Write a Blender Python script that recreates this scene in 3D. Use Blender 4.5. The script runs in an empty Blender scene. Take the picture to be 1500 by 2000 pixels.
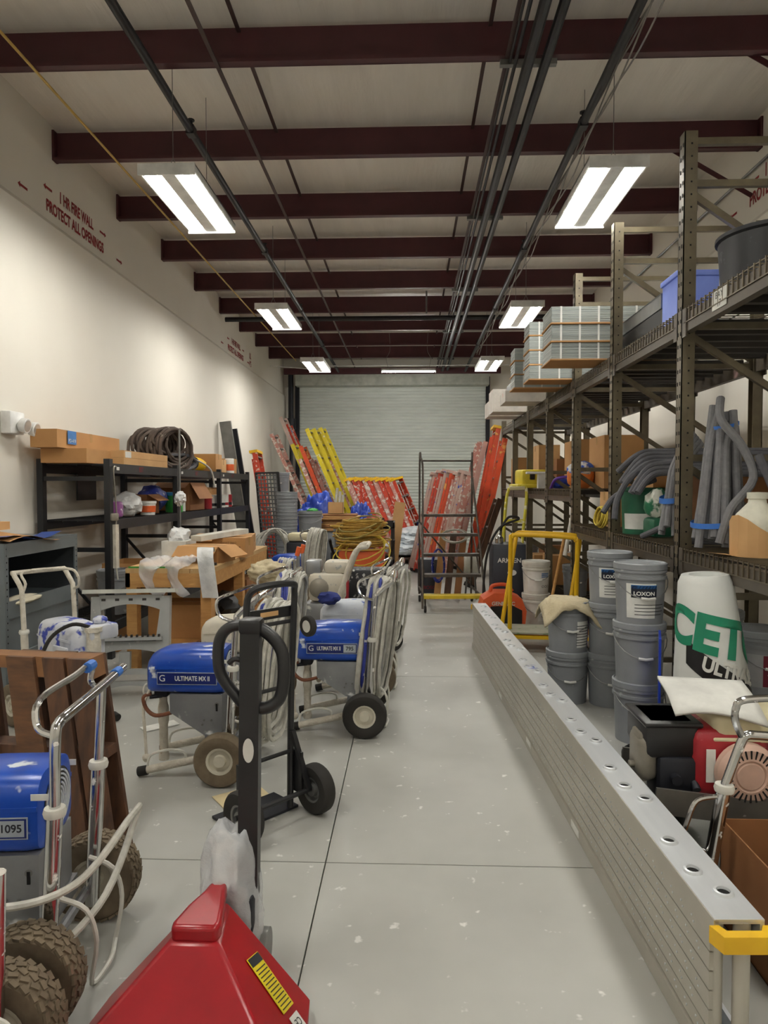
import bpy, bmesh, math, random
from mathutils import Vector, Matrix, Euler, noise
random.seed(7)
R = math.radians
SC = bpy.context.scene
COL = SC.collection

# ---------------------------------------------------------------- camera
CAM_H = 1.57
FPX = 1350.0                      # focal length in pixels of a 1500 x 2000 frame
YAW = math.atan(50 / FPX)
PIT = math.atan(48 / FPX)
cd = bpy.data.cameras.new('camera')
cam = bpy.data.objects.new('camera', cd)
COL.objects.link(cam)
cam.location = (0, 0, CAM_H)
cam.rotation_euler = (math.pi / 2 - PIT, 0, YAW)
cd.sensor_fit = 'VERTICAL'
cd.sensor_height = 36
cd.lens = FPX / 2000 * 36
cd.clip_start = 0.02
SC.camera = cam

# ---------------------------------------------------------------- world and exposure
w = bpy.data.worlds.new('world')
SC.world = w
w.use_nodes = True
w.node_tree.nodes['Background'].inputs[0].default_value = (.8, .85, 1, 1)
w.node_tree.nodes['Background'].inputs[1].default_value = .3
SC.view_settings.view_transform = 'Standard'
SC.view_settings.look = 'None'
SC.view_settings.gamma = 1
SC.view_settings.use_curve_mapping = False
SC.view_settings.exposure = 0.27
TUBE_POWER = 75.0                 # emission of the fluorescent tubes

# ---------------------------------------------------------------- measuring helpers
_R = Vector((math.cos(YAW), math.sin(YAW), 0))
_F0 = Vector((-math.sin(YAW), math.cos(YAW), 0))
_F = _F0 * math.cos(PIT) + Vector((0, 0, -math.sin(PIT)))
_U = _F0 * math.sin(PIT) + Vector((0, 0, math.cos(PIT)))
def at(u, v, Y):                   # the point of the place seen at photo point (u, v), Y metres down the room
    d = _F + _R * ((u - 750) / FPX) + _U * ((1000 - v) / FPX)
    return Vector((0, 0, CAM_H)) + d * (Y / d.y)
def flr(u, v, z=0.0):              # the same for a point at height z
    d = _F + _R * ((u - 750) / FPX) + _U * ((1000 - v) / FPX)
    return Vector((0, 0, CAM_H)) + d * ((z - CAM_H) / d.z)

# ---------------------------------------------------------------- mesh helpers
class MB:
    def __init__(s):
        s.v = []; s.f = []
    def add(s, vs, fs, M=None):
        o = len(s.v)
        s.v += [tuple(M @ Vector(p)) if M is not None else tuple(p) for p in vs]
        s.f += [tuple(i + o for i in f) for f in fs]
        return s
    def box(s, c, d, M=None):
        x, y, z = c; a, b, e = d[0] / 2, d[1] / 2, d[2] / 2
        vs = [(x + i * a, y + j * b, z + k * e) for i in (-1, 1) for j in (-1, 1) for k in (-1, 1)]
        return s.add(vs, [(0, 1, 3, 2), (4, 6, 7, 5), (0, 4, 5, 1), (2, 3, 7, 6), (0, 2, 6, 4), (1, 5, 7, 3)], M)
    def rbox(s, c, d, r=.01, seg=2, M=None):
        bm = bmesh.new()
        bmesh.ops.create_cube(bm, size=1)
        for q in bm.verts: q.co = Vector((q.co.x * d[0], q.co.y * d[1], q.co.z * d[2]))
        bmesh.ops.bevel(bm, geom=list(bm.edges), offset=r, segments=seg, affect='EDGES', profile=.5)
        bm.verts.index_update()
        s.add([q.co + Vector(c) for q in bm.verts], [tuple(q.index for q in f.verts) for f in bm.faces], M)
        bm.free(); return s
    def bar(s, p0, p1, w, h, up=(0, 0, 1)):
        p0 = Vector(p0); p1 = Vector(p1); t = (p1 - p0); L = t.length; t.normalize()
        a = t.cross(Vector(up))
        if a.length < 1e-4: a = t.cross(Vector((0, 1, 0)))
        a.normalize(); b = a.cross(t)
        M = Matrix((a, t, b)).transposed().to_4x4(); M.translation = (p0 + p1) / 2
        return s.box((0, 0, 0), (w, L, h), M)
    def tube(s, pts, r, n=8, closed=False, radii=None):
        pts = [Vector(p) for p in pts]; k = len(pts)
        if k < 2: return s
        T = []
        for i in range(k):
            if closed: t = pts[(i + 1) % k] - pts[i - 1]
            else: t = pts[min(i + 1, k - 1)] - pts[max(i - 1, 0)]
            T.append(t.normalized() if t.length > 1e-9 else Vector((0, 0, 1)))
        nrm = T[0].orthogonal().normalized()
        vs = []; fs = []
        for i in range(k):
            if i:
                nrm = nrm - T[i] * nrm.dot(T[i])
                nrm = nrm.normalized() if nrm.length > 1e-6 else T[i].orthogonal().normalized()
            b = T[i].cross(nrm); rr = radii[i] if radii else r
            for j in range(n):
                a = 2 * math.pi * j / n
                vs.append(pts[i] + (nrm * math.cos(a) + b * math.sin(a)) * rr)
        m = k if closed else k - 1
        for i in range(m):
            o = i * n; q = ((i + 1) % k) * n
            for j in range(n): fs.append((o + j, o + (j + 1) % n, q + (j + 1) % n, q + j))
        if not closed:
            fs.append(tuple(range(n))[::-1]); fs.append(tuple(range((k - 1) * n, k * n)))
        return s.add(vs, fs)
    def cyl(s, p0, p1, r0, r1=None, n=16):
        return s.tube([p0, p1], r0, n, radii=[r0, r0 if r1 is None else r1])
    def lathe(s, prof, n=24, M=None, close=True):
        vs = []; fs = []; k = len(prof)
        for i in range(n):
            a = 2 * math.pi * i / n
            for r, z in prof: vs.append((r * math.cos(a), r * math.sin(a), z))
        for i in range(n):
            o = i * k; q = ((i + 1) % n) * k
            for j in range(k - 1): fs.append((o + j, q + j, q + j + 1, o + j + 1))
        if close:
            if prof[0][0] > 1e-5: fs.append(tuple(i * k for i in range(n))[::-1])
            if prof[-1][0] > 1e-5: fs.append(tuple(i * k + k - 1 for i in range(n)))
        return s.add(vs, fs, M)
    def prism(s, poly, h, M=None):          # polygon in xy, extruded from 0 to h along z
        n = len(poly)
        vs = [(x, y, 0) for x, y in poly] + [(x, y, h) for x, y in poly]
        fs = [tuple(range(n))[::-1], tuple(range(n, 2 * n))]
        fs += [(i, (i + 1) % n, n + (i + 1) % n, n + i) for i in range(n)]
        return s.add(vs, fs, M)
    def grid(s, nu, nv, fn):                # open sheet, fn(a, b) with a, b in 0..1
        vs = [fn(i / nu, j / nv) for i in range(nu + 1) for j in range(nv + 1)]
        fs = [(i * (nv + 1) + j, (i + 1) * (nv + 1) + j, (i + 1) * (nv + 1) + j + 1, i * (nv + 1) + j + 1) for i in range(nu) for j in range(nv)]
        return s.add(vs, fs)
    def blob(s, c, d, amp=.15, freq=3.0, sub=3, seed=0, floor=None, M=None):
        bm = bmesh.new()
        bmesh.ops.create_icosphere(bm, subdivisions=sub, radius=1)
        for q in bm.verts:
            n = noise.noise(q.co * freq + Vector((seed * 7.1, seed * 3.3, 0))) + .5 * noise.noise(q.co * freq * 2.3 + Vector((seed, 0, 5)))
            p = q.co * (1 + amp * n)
            q.co = Vector((p.x * d[0] / 2 + c[0], p.y * d[1] / 2 + c[1], p.z * d[2] / 2 + c[2]))
            if floor is not None and q.co.z < floor: q.co.z = floor
        bm.verts.index_update()
        s.add([q.co for q in bm.verts], [tuple(q.index for q in f.verts) for f in bm.faces], M)
        bm.free(); return s
    def build(s, name, mat, parent=None, smooth=35, loc=None, rot=None):
        me = bpy.data.meshes.new(name)
        me.from_pydata(s.v, [], s.f)
        bm = bmesh.new(); bm.from_mesh(me)
        bmesh.ops.recalc_face_normals(bm, faces=bm.faces)
        bm.to_mesh(me); bm.free()
        me.update()
        if smooth:
            for p in me.polygons: p.use_smooth = True
            me.set_sharp_from_angle(angle=R(smooth))
        me.materials.append(mat)
        o = bpy.data.objects.new(name, me)
        COL.objects.link(o)
        if parent is not None: o.parent = parent
        if loc is not None: o.location = loc
        if rot is not None: o.rotation_euler = rot
        return o

def tag(o, label, cat, group=None, kind=None):
    if label: o['label'] = label
    if cat: o['category'] = cat
    if group: o['group'] = group
    if kind: o['kind'] = kind
    return o
def struct(o):
    o['kind'] = 'structure'; return o
def thing(name, label, cat, loc=(0, 0, 0), rz=0, group=None, rot=None):
    o = bpy.data.objects.new(name, None)
    o.empty_display_size = .1
    COL.objects.link(o)
    o.location = loc
    o.rotation_euler = rot if rot is not None else (0, 0, rz)
    return tag(o, label, cat, group)
def kids(o):
    return [c for c in bpy.data.objects if c.parent == o]
def copy_tree(o, parent=None, label=None):
    c = o.copy(); COL.objects.link(c); c.parent = parent
    if label: c['label'] = label
    for ch in kids(o): copy_tree(ch, c)
    return c
def arc(c, r, a0, a1, n, ax, ay):           # points on an arc in the plane of vectors ax, ay
    c = Vector(c); ax = Vector(ax); ay = Vector(ay)
    return [c + ax * (r * math.cos(R(a0 + (a1 - a0) * i / n))) + ay * (r * math.sin(R(a0 + (a1 - a0) * i / n))) for i in range(n + 1)]
def smooth_path(pts, sub=6, closed=False):  # Catmull-Rom
    P = [Vector(p) for p in pts]; n = len(P); out = []
    rng = range(n) if closed else range(n - 1)
    for i in rng:
        p0 = P[(i - 1) % n] if (closed or i) else P[0]
        p1 = P[i]; p2 = P[(i + 1) % n]
        p3 = P[(i + 2) % n] if (closed or i + 2 < n) else P[-1]
        for k in range(sub):
            t = k / sub
            out.append(.5 * ((2 * p1) + (p2 - p0) * t + (2 * p0 - 5 * p1 + 4 * p2 - p3) * t * t + (3 * p1 - p0 - 3 * p2 + p3) * t ** 3))
    if not closed: out.append(P[-1])
    return out
def text(name, body, size, mat, M, parent=None, sx=1.0, off=0.0, align='CENTER'):
    cu = bpy.data.curves.new(name, 'FONT')
    cu.body = body; cu.size = size; cu.align_x = align; cu.align_y = 'CENTER'; cu.offset = off
    cu.fill_mode = 'FRONT'
    t = bpy.data.objects.new(name, cu); COL.objects.link(t)
    dg = bpy.context.evaluated_depsgraph_get(); dg.update()
    me = bpy.data.meshes.new_from_object(t.evaluated_get(dg))
    bpy.data.objects.remove(t); bpy.data.curves.remove(cu)
    me.name = name
    for v in me.vertices: v.co = M @ Vector((v.co.x * sx, v.co.y, v.co.z))
    me.materials.clear(); me.materials.append(mat)
    o = bpy.data.objects.new(name, me); COL.objects.link(o)
    if parent is not None: o.parent = parent
    return o
def frame(o, x, y):                          # matrix with given origin, x axis, y axis
    x = Vector(x).normalized(); y = Vector(y); y = (y - x * y.dot(x)).normalized(); z = x.cross(y)
    M = Matrix((x, y, z)).transposed().to_4x4(); M.translation = Vector(o)
    return M

# ---------------------------------------------------------------- materials
def lin(c):
    return tuple((v / 255 / 12.92 if v / 255 <= .04045 else ((v / 255 + .055) / 1.055) ** 2.4) for v in c) + (1,)
MATS = {}
def mat(name, c, rough=.5, metal=0, c2=None, scale=6, amt=.5, splat=None, splat_amt=.36, splat_scale=14, bump=0, bscale=40, stretch=None, alpha=1, trans=0, emit=0):
    if name in MATS: return MATS[name]
    m = bpy.data.materials.new(name); m.use_nodes = True; MATS[name] = m
    nt = m.node_tree; N = nt.nodes; L = nt.links; b = N['Principled BSDF']
    b.inputs['Roughness'].default_value = rough; b.inputs['Metallic'].default_value = metal
    b.inputs['Base Color'].default_value = lin(c)
    if alpha < 1: b.inputs['Alpha'].default_value = alpha
    if trans: b.inputs['Transmission Weight'].default_value = trans
    if emit:
        b.inputs['Emission Color'].default_value = lin(c); b.inputs['Emission Strength'].default_value = emit
    tc = N.new('ShaderNodeTexCoord'); src = tc.outputs['Object']
    if stretch:
        mp = N.new('ShaderNodeMapping'); mp.inputs['Scale'].default_value = stretch
        L.new(src, mp.inputs[0]); src = mp.outputs[0]
    out = None
    def nz(sc, det=4, rg=.6):
        n = N.new('ShaderNodeTexNoise'); n.inputs['Scale'].default_value = sc; n.inputs['Detail'].default_value = det
        n.inputs['Roughness'].default_value = rg; L.new(src, n.inputs['Vector']); return n
    if c2 is None: c2 = tuple(max(0, v * .86) for v in c)
    n = nz(scale); rp = N.new('ShaderNodeValToRGB')
    rp.color_ramp.elements[0].position = .5 - .35 * (1 - amt) - .02; rp.color_ramp.elements[1].position = .5 + .35 * (1 - amt) + .02
    rp.color_ramp.elements[0].color = lin(c); rp.color_ramp.elements[1].color = lin(c2)
    L.new(n.outputs['Fac'], rp.inputs[0]); out = rp.outputs[0]
    if splat:
        n2 = nz(splat_scale, 3, .55); r2 = N.new('ShaderNodeValToRGB')
        r2.color_ramp.elements[0].position = 1 - splat_amt - .03; r2.color_ramp.elements[1].position = 1 - splat_amt + .03
        L.new(n2.outputs['Fac'], r2.inputs[0])
        mx = N.new('ShaderNodeMix'); mx.data_type = 'RGBA'
        L.new(r2.outputs[0], mx.inputs['Factor']); L.new(out, mx.inputs['A']); mx.inputs['B'].default_value = lin(splat)
        out = mx.outputs['Result']
        if metal:
            mm = N.new('ShaderNodeMath'); mm.operation = 'MULTIPLY_ADD'; mm.inputs[1].default_value = -metal; mm.inputs[2].default_value = metal
            L.new(r2.outputs[0], mm.inputs[0]); L.new(mm.outputs[0], b.inputs['Metallic'])
    L.new(out, b.inputs['Base Color'])
    if bump:
        n3 = nz(bscale, 5); bp = N.new('ShaderNodeBump'); bp.inputs['Strength'].default_value = bump; bp.inputs['Distance'].default_value = .02
        L.new(n3.outputs['Fac'], bp.inputs['Height']); L.new(bp.outputs[0], b.inputs['Normal'])
    return m
WHITE = (232, 230, 224)
m_wall = mat('wall_paint', (228, 224, 214), .75, c2=(222, 217, 206), scale=1.2, amt=.2)
m_ceil = mat('insulation_facing', (240, 234, 225), .55, c2=(226, 220, 211), scale=2.5, amt=.3, bump=.5, bscale=3, stretch=(3, .35, 1))
m_slab = mat('concrete', (184, 184, 178), .4, c2=(164, 164, 158), scale=1.1, amt=.35, splat=(222, 221, 216), splat_amt=.31, splat_scale=13)
m_joint = mat('floor_joint', (84, 80, 74), .9)
m_purlin = mat('purlin_red_oxide', (80, 36, 42), .5, c2=(68, 30, 36), scale=3)
m_black = mat('black_paint', (26, 26, 28), .4, c2=(36, 36, 38))
m_rubber = mat('black_rubber', (30, 28, 26), .8, c2=(42, 39, 35))
m_pipe = mat('black_steel_pipe', (20, 21, 24), .5, c2=(32, 32, 36), scale=20)
m_conduit = mat('galvanised_conduit', (140, 140, 138), .4, .7)
m_yellowpipe = mat('yellow_conduit', (205, 170, 90), .5)
m_fix = mat('fixture_white', (235, 235, 232), .35)
m_reflector = mat('fixture_reflector', (215, 216, 214), .25, .6)
m_tube = mat('lit_tube', (255, 252, 244), .5, emit=TUBE_POWER)
m_tube2 = mat('lit_strip_tube', (255, 252, 244), .5, emit=TUBE_POWER * 3)
m_door = mat('door_curtain_steel', (228, 234, 229), .55, .0, c2=(214, 221, 216), scale=4, stretch=(.4, 1, 2))
m_hood = mat('door_hood', (190, 194, 184), .5)
m_red = mat('stencil_red', (150, 30, 34), .7, c2=(130, 26, 30))
m_cable = mat('grey_cable', (150, 146, 140), .6)
m_label = mat('label_white', (236, 236, 230), .6)
m_ink = mat('label_ink', (40, 42, 48), .7)

# ================================================================ the room
XL, XR, Y0, Y1, ZC = -3.5, 3.32, -4.5, 19.2, 5.1
fl = MB().box(((XL + XR) / 2, (Y0 + Y1) / 2, -.06), (XR - XL + .4, Y1 - Y0 + .4, .08)).build('floor', m_joint)
struct(fl)
ys = [Y0] + [2.83 + 2.87 * k for k in range(-2, 6)] + [Y1]
for i in range(len(ys) - 1):
    for (xa, xb) in ((XL, -.35), (-.35, XR)):
        MB().box(((xa + xb) / 2, (ys[i] + ys[i + 1]) / 2, -.01), (xb - xa - .006, ys[i + 1] - ys[i] - .006, .02)).build('slab', m_slab, fl, smooth=0)
cl = struct(MB().box(((XL + XR) / 2, (Y0 + Y1) / 2, ZC + .05), (XR - XL + .4, Y1 - Y0 + .4, .1)).build('ceiling', m_ceil))
# Z purlins under the roof
pz0, pz1 = 4.77, 5.06
for k in range(-6, 9):
    y = 5.34 + 1.485 * k
    b = MB()
    b.box(((XL + XR) / 2, y, (pz0 + pz1) / 2), (XR - XL - .02, .012, pz1 - pz0))
    b.box(((XL + XR) / 2, y - .035, pz0 + .004), (XR - XL - .02, .07, .008))
    b.box(((XL + XR) / 2, y - .068, pz0 + .016), (XR - XL - .02, .005, .024))
    b.box(((XL + XR) / 2, y + .035, pz1 - .004), (XR - XL - .02, .07, .008))
    b.build('purlin', m_purlin, cl, smooth=0)
    b = MB().box((XL + .012, y - .03, (pz0 + pz1) / 2), (.02, .09, pz1 - pz0)).box((XR - .012, y - .03, (pz0 + pz1) / 2), (.02, .09, pz1 - pz0))
    b.build('end_clip', m_purlin, cl, smooth=0)
    if k in (0, 1):      # flange brace down to the right wall
        MB().bar((XR - .85, y + .02, pz0 + .06), (XR - .05, y + .02, 4.36), .045, .006, (0, 1, 0)).build('flange_brace', m_purlin, cl, smooth=0)
m_strap = mat('bridging_strap', (70, 50, 48), .5)
for (x, z) in ((-1.46, pz0 - .008), (-1.3, pz1 - .03), (.72, pz0 - .008), (.6, pz1 - .03)):
    for k in range(-3, 9):
        y = 5.34 + 1.485 * k
        MB().box((x, y + .76, z), (.03, 1.5, .012)).build('bridging_strap', m_strap, cl, smooth=0)
# walls: a thicker lower part with a bevelled ledge, as in the photo
def side_wall(name, x, s):
    prof = [(0, 0), (.3, 0), (.3, 5.2), (.0, 5.2), (.0, 4.16), (-.07, 4.08), (-.07, 0)]
    vs = [(x + s * a, Y0 - .1, z) for a, z in prof[1:]] + [(x + s * a, Y1 + .1, z) for a, z in prof[1:]]
    n = 6
    fs = [tuple(range(n)), tuple(range(n, 2 * n))] + [(i, (i + 1) % n, n + (i + 1) % n, n + i) for i in range(n)]
    return struct(MB().add(vs, fs).build(name, m_wall, smooth=0))
wl = side_wall('wall_left', XL, -1)
wr = side_wall('wall_right', XR, 1)
WLX = XL + .07; WRX = XR - .07
struct(MB().box(((XL + XR) / 2, Y0 - .1, 2.55), (XR - XL + .4, .2, 5.2)).build('wall_front', m_wall))
DX0, DX1, DZ = -3.05, 2.08, 4.5
wb = MB()
wb.box(((XL + DX0) / 2, Y1 + .1, 2.55), (DX0 - XL, .2, 5.2)).box(((XR + DX1) / 2, Y1 + .1, 2.55), (XR - DX1, .2, 5.2))
wb.box(((DX0 + DX1) / 2, Y1 + .1, (DZ + 5.15) / 2), (DX1 - DX0, .2, 5.15 - DZ))
struct(wb.build('wall_back', m_wall))
# roll-up door
door = struct(MB().box(((DX0 + DX1) / 2, Y1 + .06, DZ / 2), (DX1 - DX0, .02, DZ)).build('door_1', m_door))
c = MB(); N = 50; hs = 4.4 / N
pr = []
for i in range(N):
    z = i * hs
    pr += [(0, z + .004), (-.024, z + .022), (-.026, z + hs * .6), (-.004, z + hs - .008), (0.006, z + hs - .003)]
vs = []
for (dy, z) in pr: vs += [(DX0, Y1 - .02 + dy, z), (DX1, Y1 - .02 + dy, z)]
c.add(vs, [(2 * i, 2 * i + 1, 2 * i + 3, 2 * i + 2) for i in range(len(pr) - 1)])
cu = c.build('curtain', m_door, door, smooth=0); cu['kind'] = 'stuff'
h = MB().box(((DX0 + DX1) / 2, Y1 - .25, 4.48), (DX1 - DX0 + .1, .42, .3))
for z in (4.4, 4.47, 4.54): h.box(((DX0 + DX1) / 2, Y1 - .465, z), (DX1 - DX0 + .1, .012, .016))
h.build('hood', m_hood, door)
m_dark = mat('dark_steel', (38, 40, 48), .5, .3)
for x in (DX0 - .06, DX1 + .06):
    MB().box((x, Y1 - .06, 2.3), (.1, .12, 4.6)).build('guide_track', m_dark, door, smooth=0)
MB().box(((DX0 + DX1) / 2, Y1 - .5, 4.7), (DX1 - DX0 + .7, .1, .16)).build('header_beam', m_purlin, door, smooth=0)
g = MB().cyl((DX0 - .2, Y1 - .3, 3.1), (DX0 - .2, Y1 - .3, 4.7), .07).cyl((DX0 - .2, Y1 - .3, 3.15), (DX0 - .2, Y1 - .3, 3.45), .14).cyl((DX0 - .2, Y1 - .3, .3), (DX0 - .2, Y1 - .3, 3.1), .045)
tag(g.build('downspout_pipe', m_dark), 'dark vertical pipe with a fat coupling in the back left corner', 'pipe')
# stencilled fire wall lettering
def stencil(wall, x, s, yc, z, sc, extra=None):
    ax = (0, -s, 0); up = (0, 0, 1)
    def put(b, yo, zz, size, sx):
        text('lettering', b, size, m_red, frame((x - s * .003, yc - s * yo, zz), ax, up), wall, sx=sx, off=.006)
    def arrow(yo, zz, d):
        P = frame((x - s * .003, yc - s * yo, zz), ax, up)
        MB().add([(-.07 * d, -.012, 0), (.05 * d, -.012, 0), (.05 * d, -.03, 0), (.09 * d, 0, 0), (.05 * d, .03, 0), (.05 * d, .012, 0), (-.07 * d, .012, 0)], [tuple(range(7))], P).build('arrow', m_red, wall, smooth=0)
    put('1 HR FIRE WALL', 0, z + .17, .16 * sc, .68)
    put('PROTECT ALL OPENINGS', 0, z, .16 * sc, .72)
    arrow(-.58, z + .17, -1); arrow(.6, z + .17, 1); arrow(-1.02, z, -1); arrow(1.04, z, 1)
    if extra: put('UL', 1.25, z + .17, .17, .7); put('495', 1.25, z, .17, .7)
stencil(wl, XL, -1, 7.25, 4.29, .95)
stencil(wl, XL, -1, 13.9, 4.27, .95, True)
stencil(wr, XR, 1, 6.3, 4.36, 1.05)

# ================================================================ overhead services
def pipe(name, label, cat, pts, r, m, n=10, group=None):
    return tag(MB().tube(pts, r, n).build(name, m), label, cat, group)
def sprinkler(x, side):
    t = thing('sprinkler_pipe', 'black sprinkler pipe running above the %s row of hanging lights' % side, 'pipe')
    z = 4.66
    MB().tube([(x, Y0 + .1, z), (x, Y1 - .7, z)], .034, 12).build('pipe', m_pipe, t)
    for y in (3.1, 6.05, 9.1, 12.1, 15.1):
        MB().cyl((x, y, z), (x, y, z + .09), .014, n=8).cyl((x, y, z + .09), (x, y, z + .1), .03, n=10).cyl((x, y, z + .03), (x, y, z + .06), .022, n=8).build('sprinkler_head', m_pipe, t)
        MB().box((x, y, z), (.07, .09, .075)).build('coupling', m_pipe, t)
sprinkler(-1.9, 'left'); sprinkler(1.47, 'right')
t = thing('conduit_bundle', 'bundle of dark conduits strapped under the purlins right of centre', 'conduit')
for (x, z, r) in ((.86, 4.66, .04), (.99, 4.68, .036), (.78, 4.72, .014), (.74, 4.73, .01)):
    MB().tube([(x, Y0 + .1, z), (x, 6, z), (x + .01, 12, z), (x, Y1 - .8, z)], r, 10).build('conduit', m_pipe, t)
for k in range(-2, 9):
    if k % 2 == 0: MB().box((.88, 5.34 + 1.485 * k - .03, 4.735), (.42, .045, .04)).build('strut', m_conduit, t, smooth=0)
pipe('yellow_conduit', 'thin yellow conduit running under the purlins along the left wall', 'conduit', [(-2.86, Y0 + .1, 4.75), (-2.86, 17.4, 4.75)], .011, m_yellowpipe)
pipe('wall_conduit', 'thin grey conduit on the right wall above the rack', 'conduit', [(XR - .03, Y0 + .1, 4.62), (XR - .03, Y1 - .3, 4.62)], .015, m_conduit)
pipe('cross_pipe', 'thick black pipe running crosswise under the sixth purlin', 'pipe', [(XL + .06, 12.9, 4.70), (XR - .06, 12.9, 4.70)], .045, m_pipe)
pipe('thin_cross_conduit', 'thin white conduit running crosswise above the door hood', 'conduit', [(XL + .02, 17.2, 4.6), (-2.4, 17.2, 4.5), (-2.2, 17.2, 4.58), (XR - .1, 17.2, 4.58)], .012, m_fix)
b = MB()
for j in range(5):
    pts = []
    for i in range(34):
        y = Y0 + .2 + i * .62
        s = abs(math.sin(i * .9 + j)) * .05
        pts.append((1.50 + .02 * j + .02 * math.sin(i * 1.7 + j * 2), y, 4.72 - s - .012 * j))
    b.tube(smooth_path(pts, 3), .007, 5)
tag(b.build('cable_run', m_cable), 'loose grey cables draped along the right sprinkler pipe', 'cable')
t = thing('ceiling_sensor', 'small grey sensor box under the fourth purlin near the middle', 'sensor')
sx = at(752, 434, 9.7)
MB().rbox(sx, (.12, .1, .08), .01).build('housing', m_black, t); MB().rbox(sx + Vector((.14, 0, 0)), (.12, .08, .08), .01).build('junction_box', m_conduit, t)
tag(MB().cyl(at(833, 568, 12.0), at(833, 612, 12.0), .015).build('drop_rod', m_conduit), 'short vertical conduit hanging between purlins above the door', 'conduit')

# ================================================================ lights
def fixture(x, y, z=3.95, label=''):
    t = thing('hanging_light', label, 'light', (x, y, z), group='hanging fluorescent lights')
    L, W = 1.2, .44
    b = MB()
    b.box((0, 0, .07), (W, L, .012))
    for sx in (-1, 1):
        b.box((sx * (W / 2 - .006), 0, .045), (.012, L, .06))
    b.box((0, 0, .04), (.1, L, .06))
    b.build('housing', m_fix, t, smooth=0)
    for sy in (-1, 1):
        MB().box((0, sy * (L / 2 + .008), .035), (W, .016, .085)).build('end_plate', m_fix, t, smooth=0)
    for sx in (-1, 1):
        r = MB()
        r.add([(sx * .055, -L / 2, .012), (sx * .055, L / 2, .012), (sx * .135, L / 2, .06), (sx * .135, -L / 2, .06), (sx * .21, L / 2, .015), (sx * .21, -L / 2, .015)], [(0, 1, 2, 3), (3, 2, 4, 5)])
        r.build('reflector', m_reflector, t, smooth=0)
        for o in (.095, .172):
            MB().cyl((sx * o, -L / 2 + .03, .022), (sx * o, L / 2 - .03, .022), .013, n=8).build('tube', m_tube, t)
    for sy in (-1, 1):
        w_ = MB()
        for sx in (-1, 1): w_.tube([(sx * .05, sy * .45, .075), (0, sy * .45, .19)], .003, 5)
        w_.tube([(0, sy * .45, .19), (0, sy * .45, ZC - z)], .003, 5)
        w_.build('hanging_wire', m_conduit, t)
    return t
for i, (y, nm) in enumerate(((5.88, 'nearest'), (9.85, 'middle'), (13.7, 'farthest'), (1.9, 'overhead'), (-2.1, 'rear'))):
    fixture(-1.85, y, label='%s hanging fluorescent light of the left row' % nm)
    fixture(1.55, y, label='%s hanging fluorescent light of the right row' % nm)
t = thing('strip_light', 'narrow strip light hung crosswise before the roll-up door', 'light', at(798, 727, 15.7))
MB().box((0, 0, .05), (1.24, .12, .05)).build('housing', m_fix, t, smooth=0)
MB().cyl((-.58, -.02, .012), (.58, -.02, .012), .016, n=8).build('tube', m_tube2, t)
for sx in (-1, 1):
    MB().box((sx * .61, 0, .03), (.02, .12, .08)).build('end_plate', m_fix, t, smooth=0)
    MB().tube(smooth_path([(sx * .45, 0, .07), (sx * .5, 0, .3), (sx * .42, 0, .5), (sx * .44, 0, .9)], 5), .004, 5).build('cord', m_cable, t)

# ================================================================ shared builders
m_bronze = mat('rack_bronze_paint', (116, 106, 84), .42, .25, c2=(88, 80, 66), scale=5)
m_beam = mat('rack_beam_paint', (96, 88, 76), .45, .2, c2=(76, 70, 62), scale=4, splat=(150, 120, 118), splat_amt=.27, splat_scale=3)
m_hole = mat('punched_hole', (12, 12, 12), .9)
m_wire = mat('deck_wire', (120, 110, 92), .4, .6)
m_chan = mat('deck_channel', (52, 48, 44), .5, .3)
m_alu = mat('aluminium', (226, 229, 232), .34, .55, c2=(212, 216, 220), scale=3, stretch=(.3, 3, 3))
m_aludeck = mat('aluminium_deck', (190, 186, 174), .42, .45, c2=(176, 172, 162), scale=3)
m_chrome = mat('chrome_tube', (222, 222, 222), .14, 1.0, splat=(232, 230, 224), splat_amt=.34, splat_scale=22)
m_yel = mat('yellow_paint', (236, 190, 28), .4, c2=(222, 172, 20))
m_orange = mat('orange_plastic', (226, 104, 48), .5, c2=(205, 88, 40))
m_card = mat('cardboard', (186, 140, 88), .8, c2=(172, 126, 78), scale=3)
m_card2 = mat('cardboard_light', (206, 164, 112), .8, c2=(190, 148, 98), scale=3)
m_card3 = mat('cardboard_dark', (146, 98, 58), .8, c2=(132, 88, 52), scale=3)
m_bgrey = mat('bucket_grey', (140, 143, 146), .45, c2=(130, 133, 137), splat=(190, 192, 192), splat_amt=.3, splat_scale=11)
m_blid = mat('bucket_lid_grey', (150, 154, 158), .45, splat=(200, 202, 202), splat_amt=.3)
m_bwhite = mat('bucket_white', (226, 224, 214), .45, splat=(196, 192, 182), splat_amt=.32)
m_bblack = mat('bucket_black', (20, 20, 22), .35)
m_foam = mat('grey_foam', (128, 128, 130), .9, c2=(112, 112, 116), scale=30)
m_foamd = mat('dark_grey_foam', (96, 96, 100), .9, c2=(84, 84, 90), scale=30)
m_tape = mat('blue_tape', (48, 112, 200), .5)
m_green = mat('green_plastic', (18, 96, 66), .5, c2=(14, 78, 54))
m_blue = mat('blue_plastic', (32, 66, 190), .4)
m_cloth = mat('canvas_cloth', (206, 194, 164), .9, c2=(186, 172, 140), scale=8, bump=.4)
m_rope = mat('yellow_rope', (222, 200, 84), .8, c2=(200, 176, 66), scale=40)
m_wood = mat('pine_wood', (206, 158, 96), .6, c2=(184, 134, 76), scale=5, stretch=(1, 6, 6))
m_darkwood = mat('dark_stained_wood', (92, 60, 38), .65, c2=(56, 36, 24), scale=4, amt=.6, stretch=(5, 5, 1))
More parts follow.
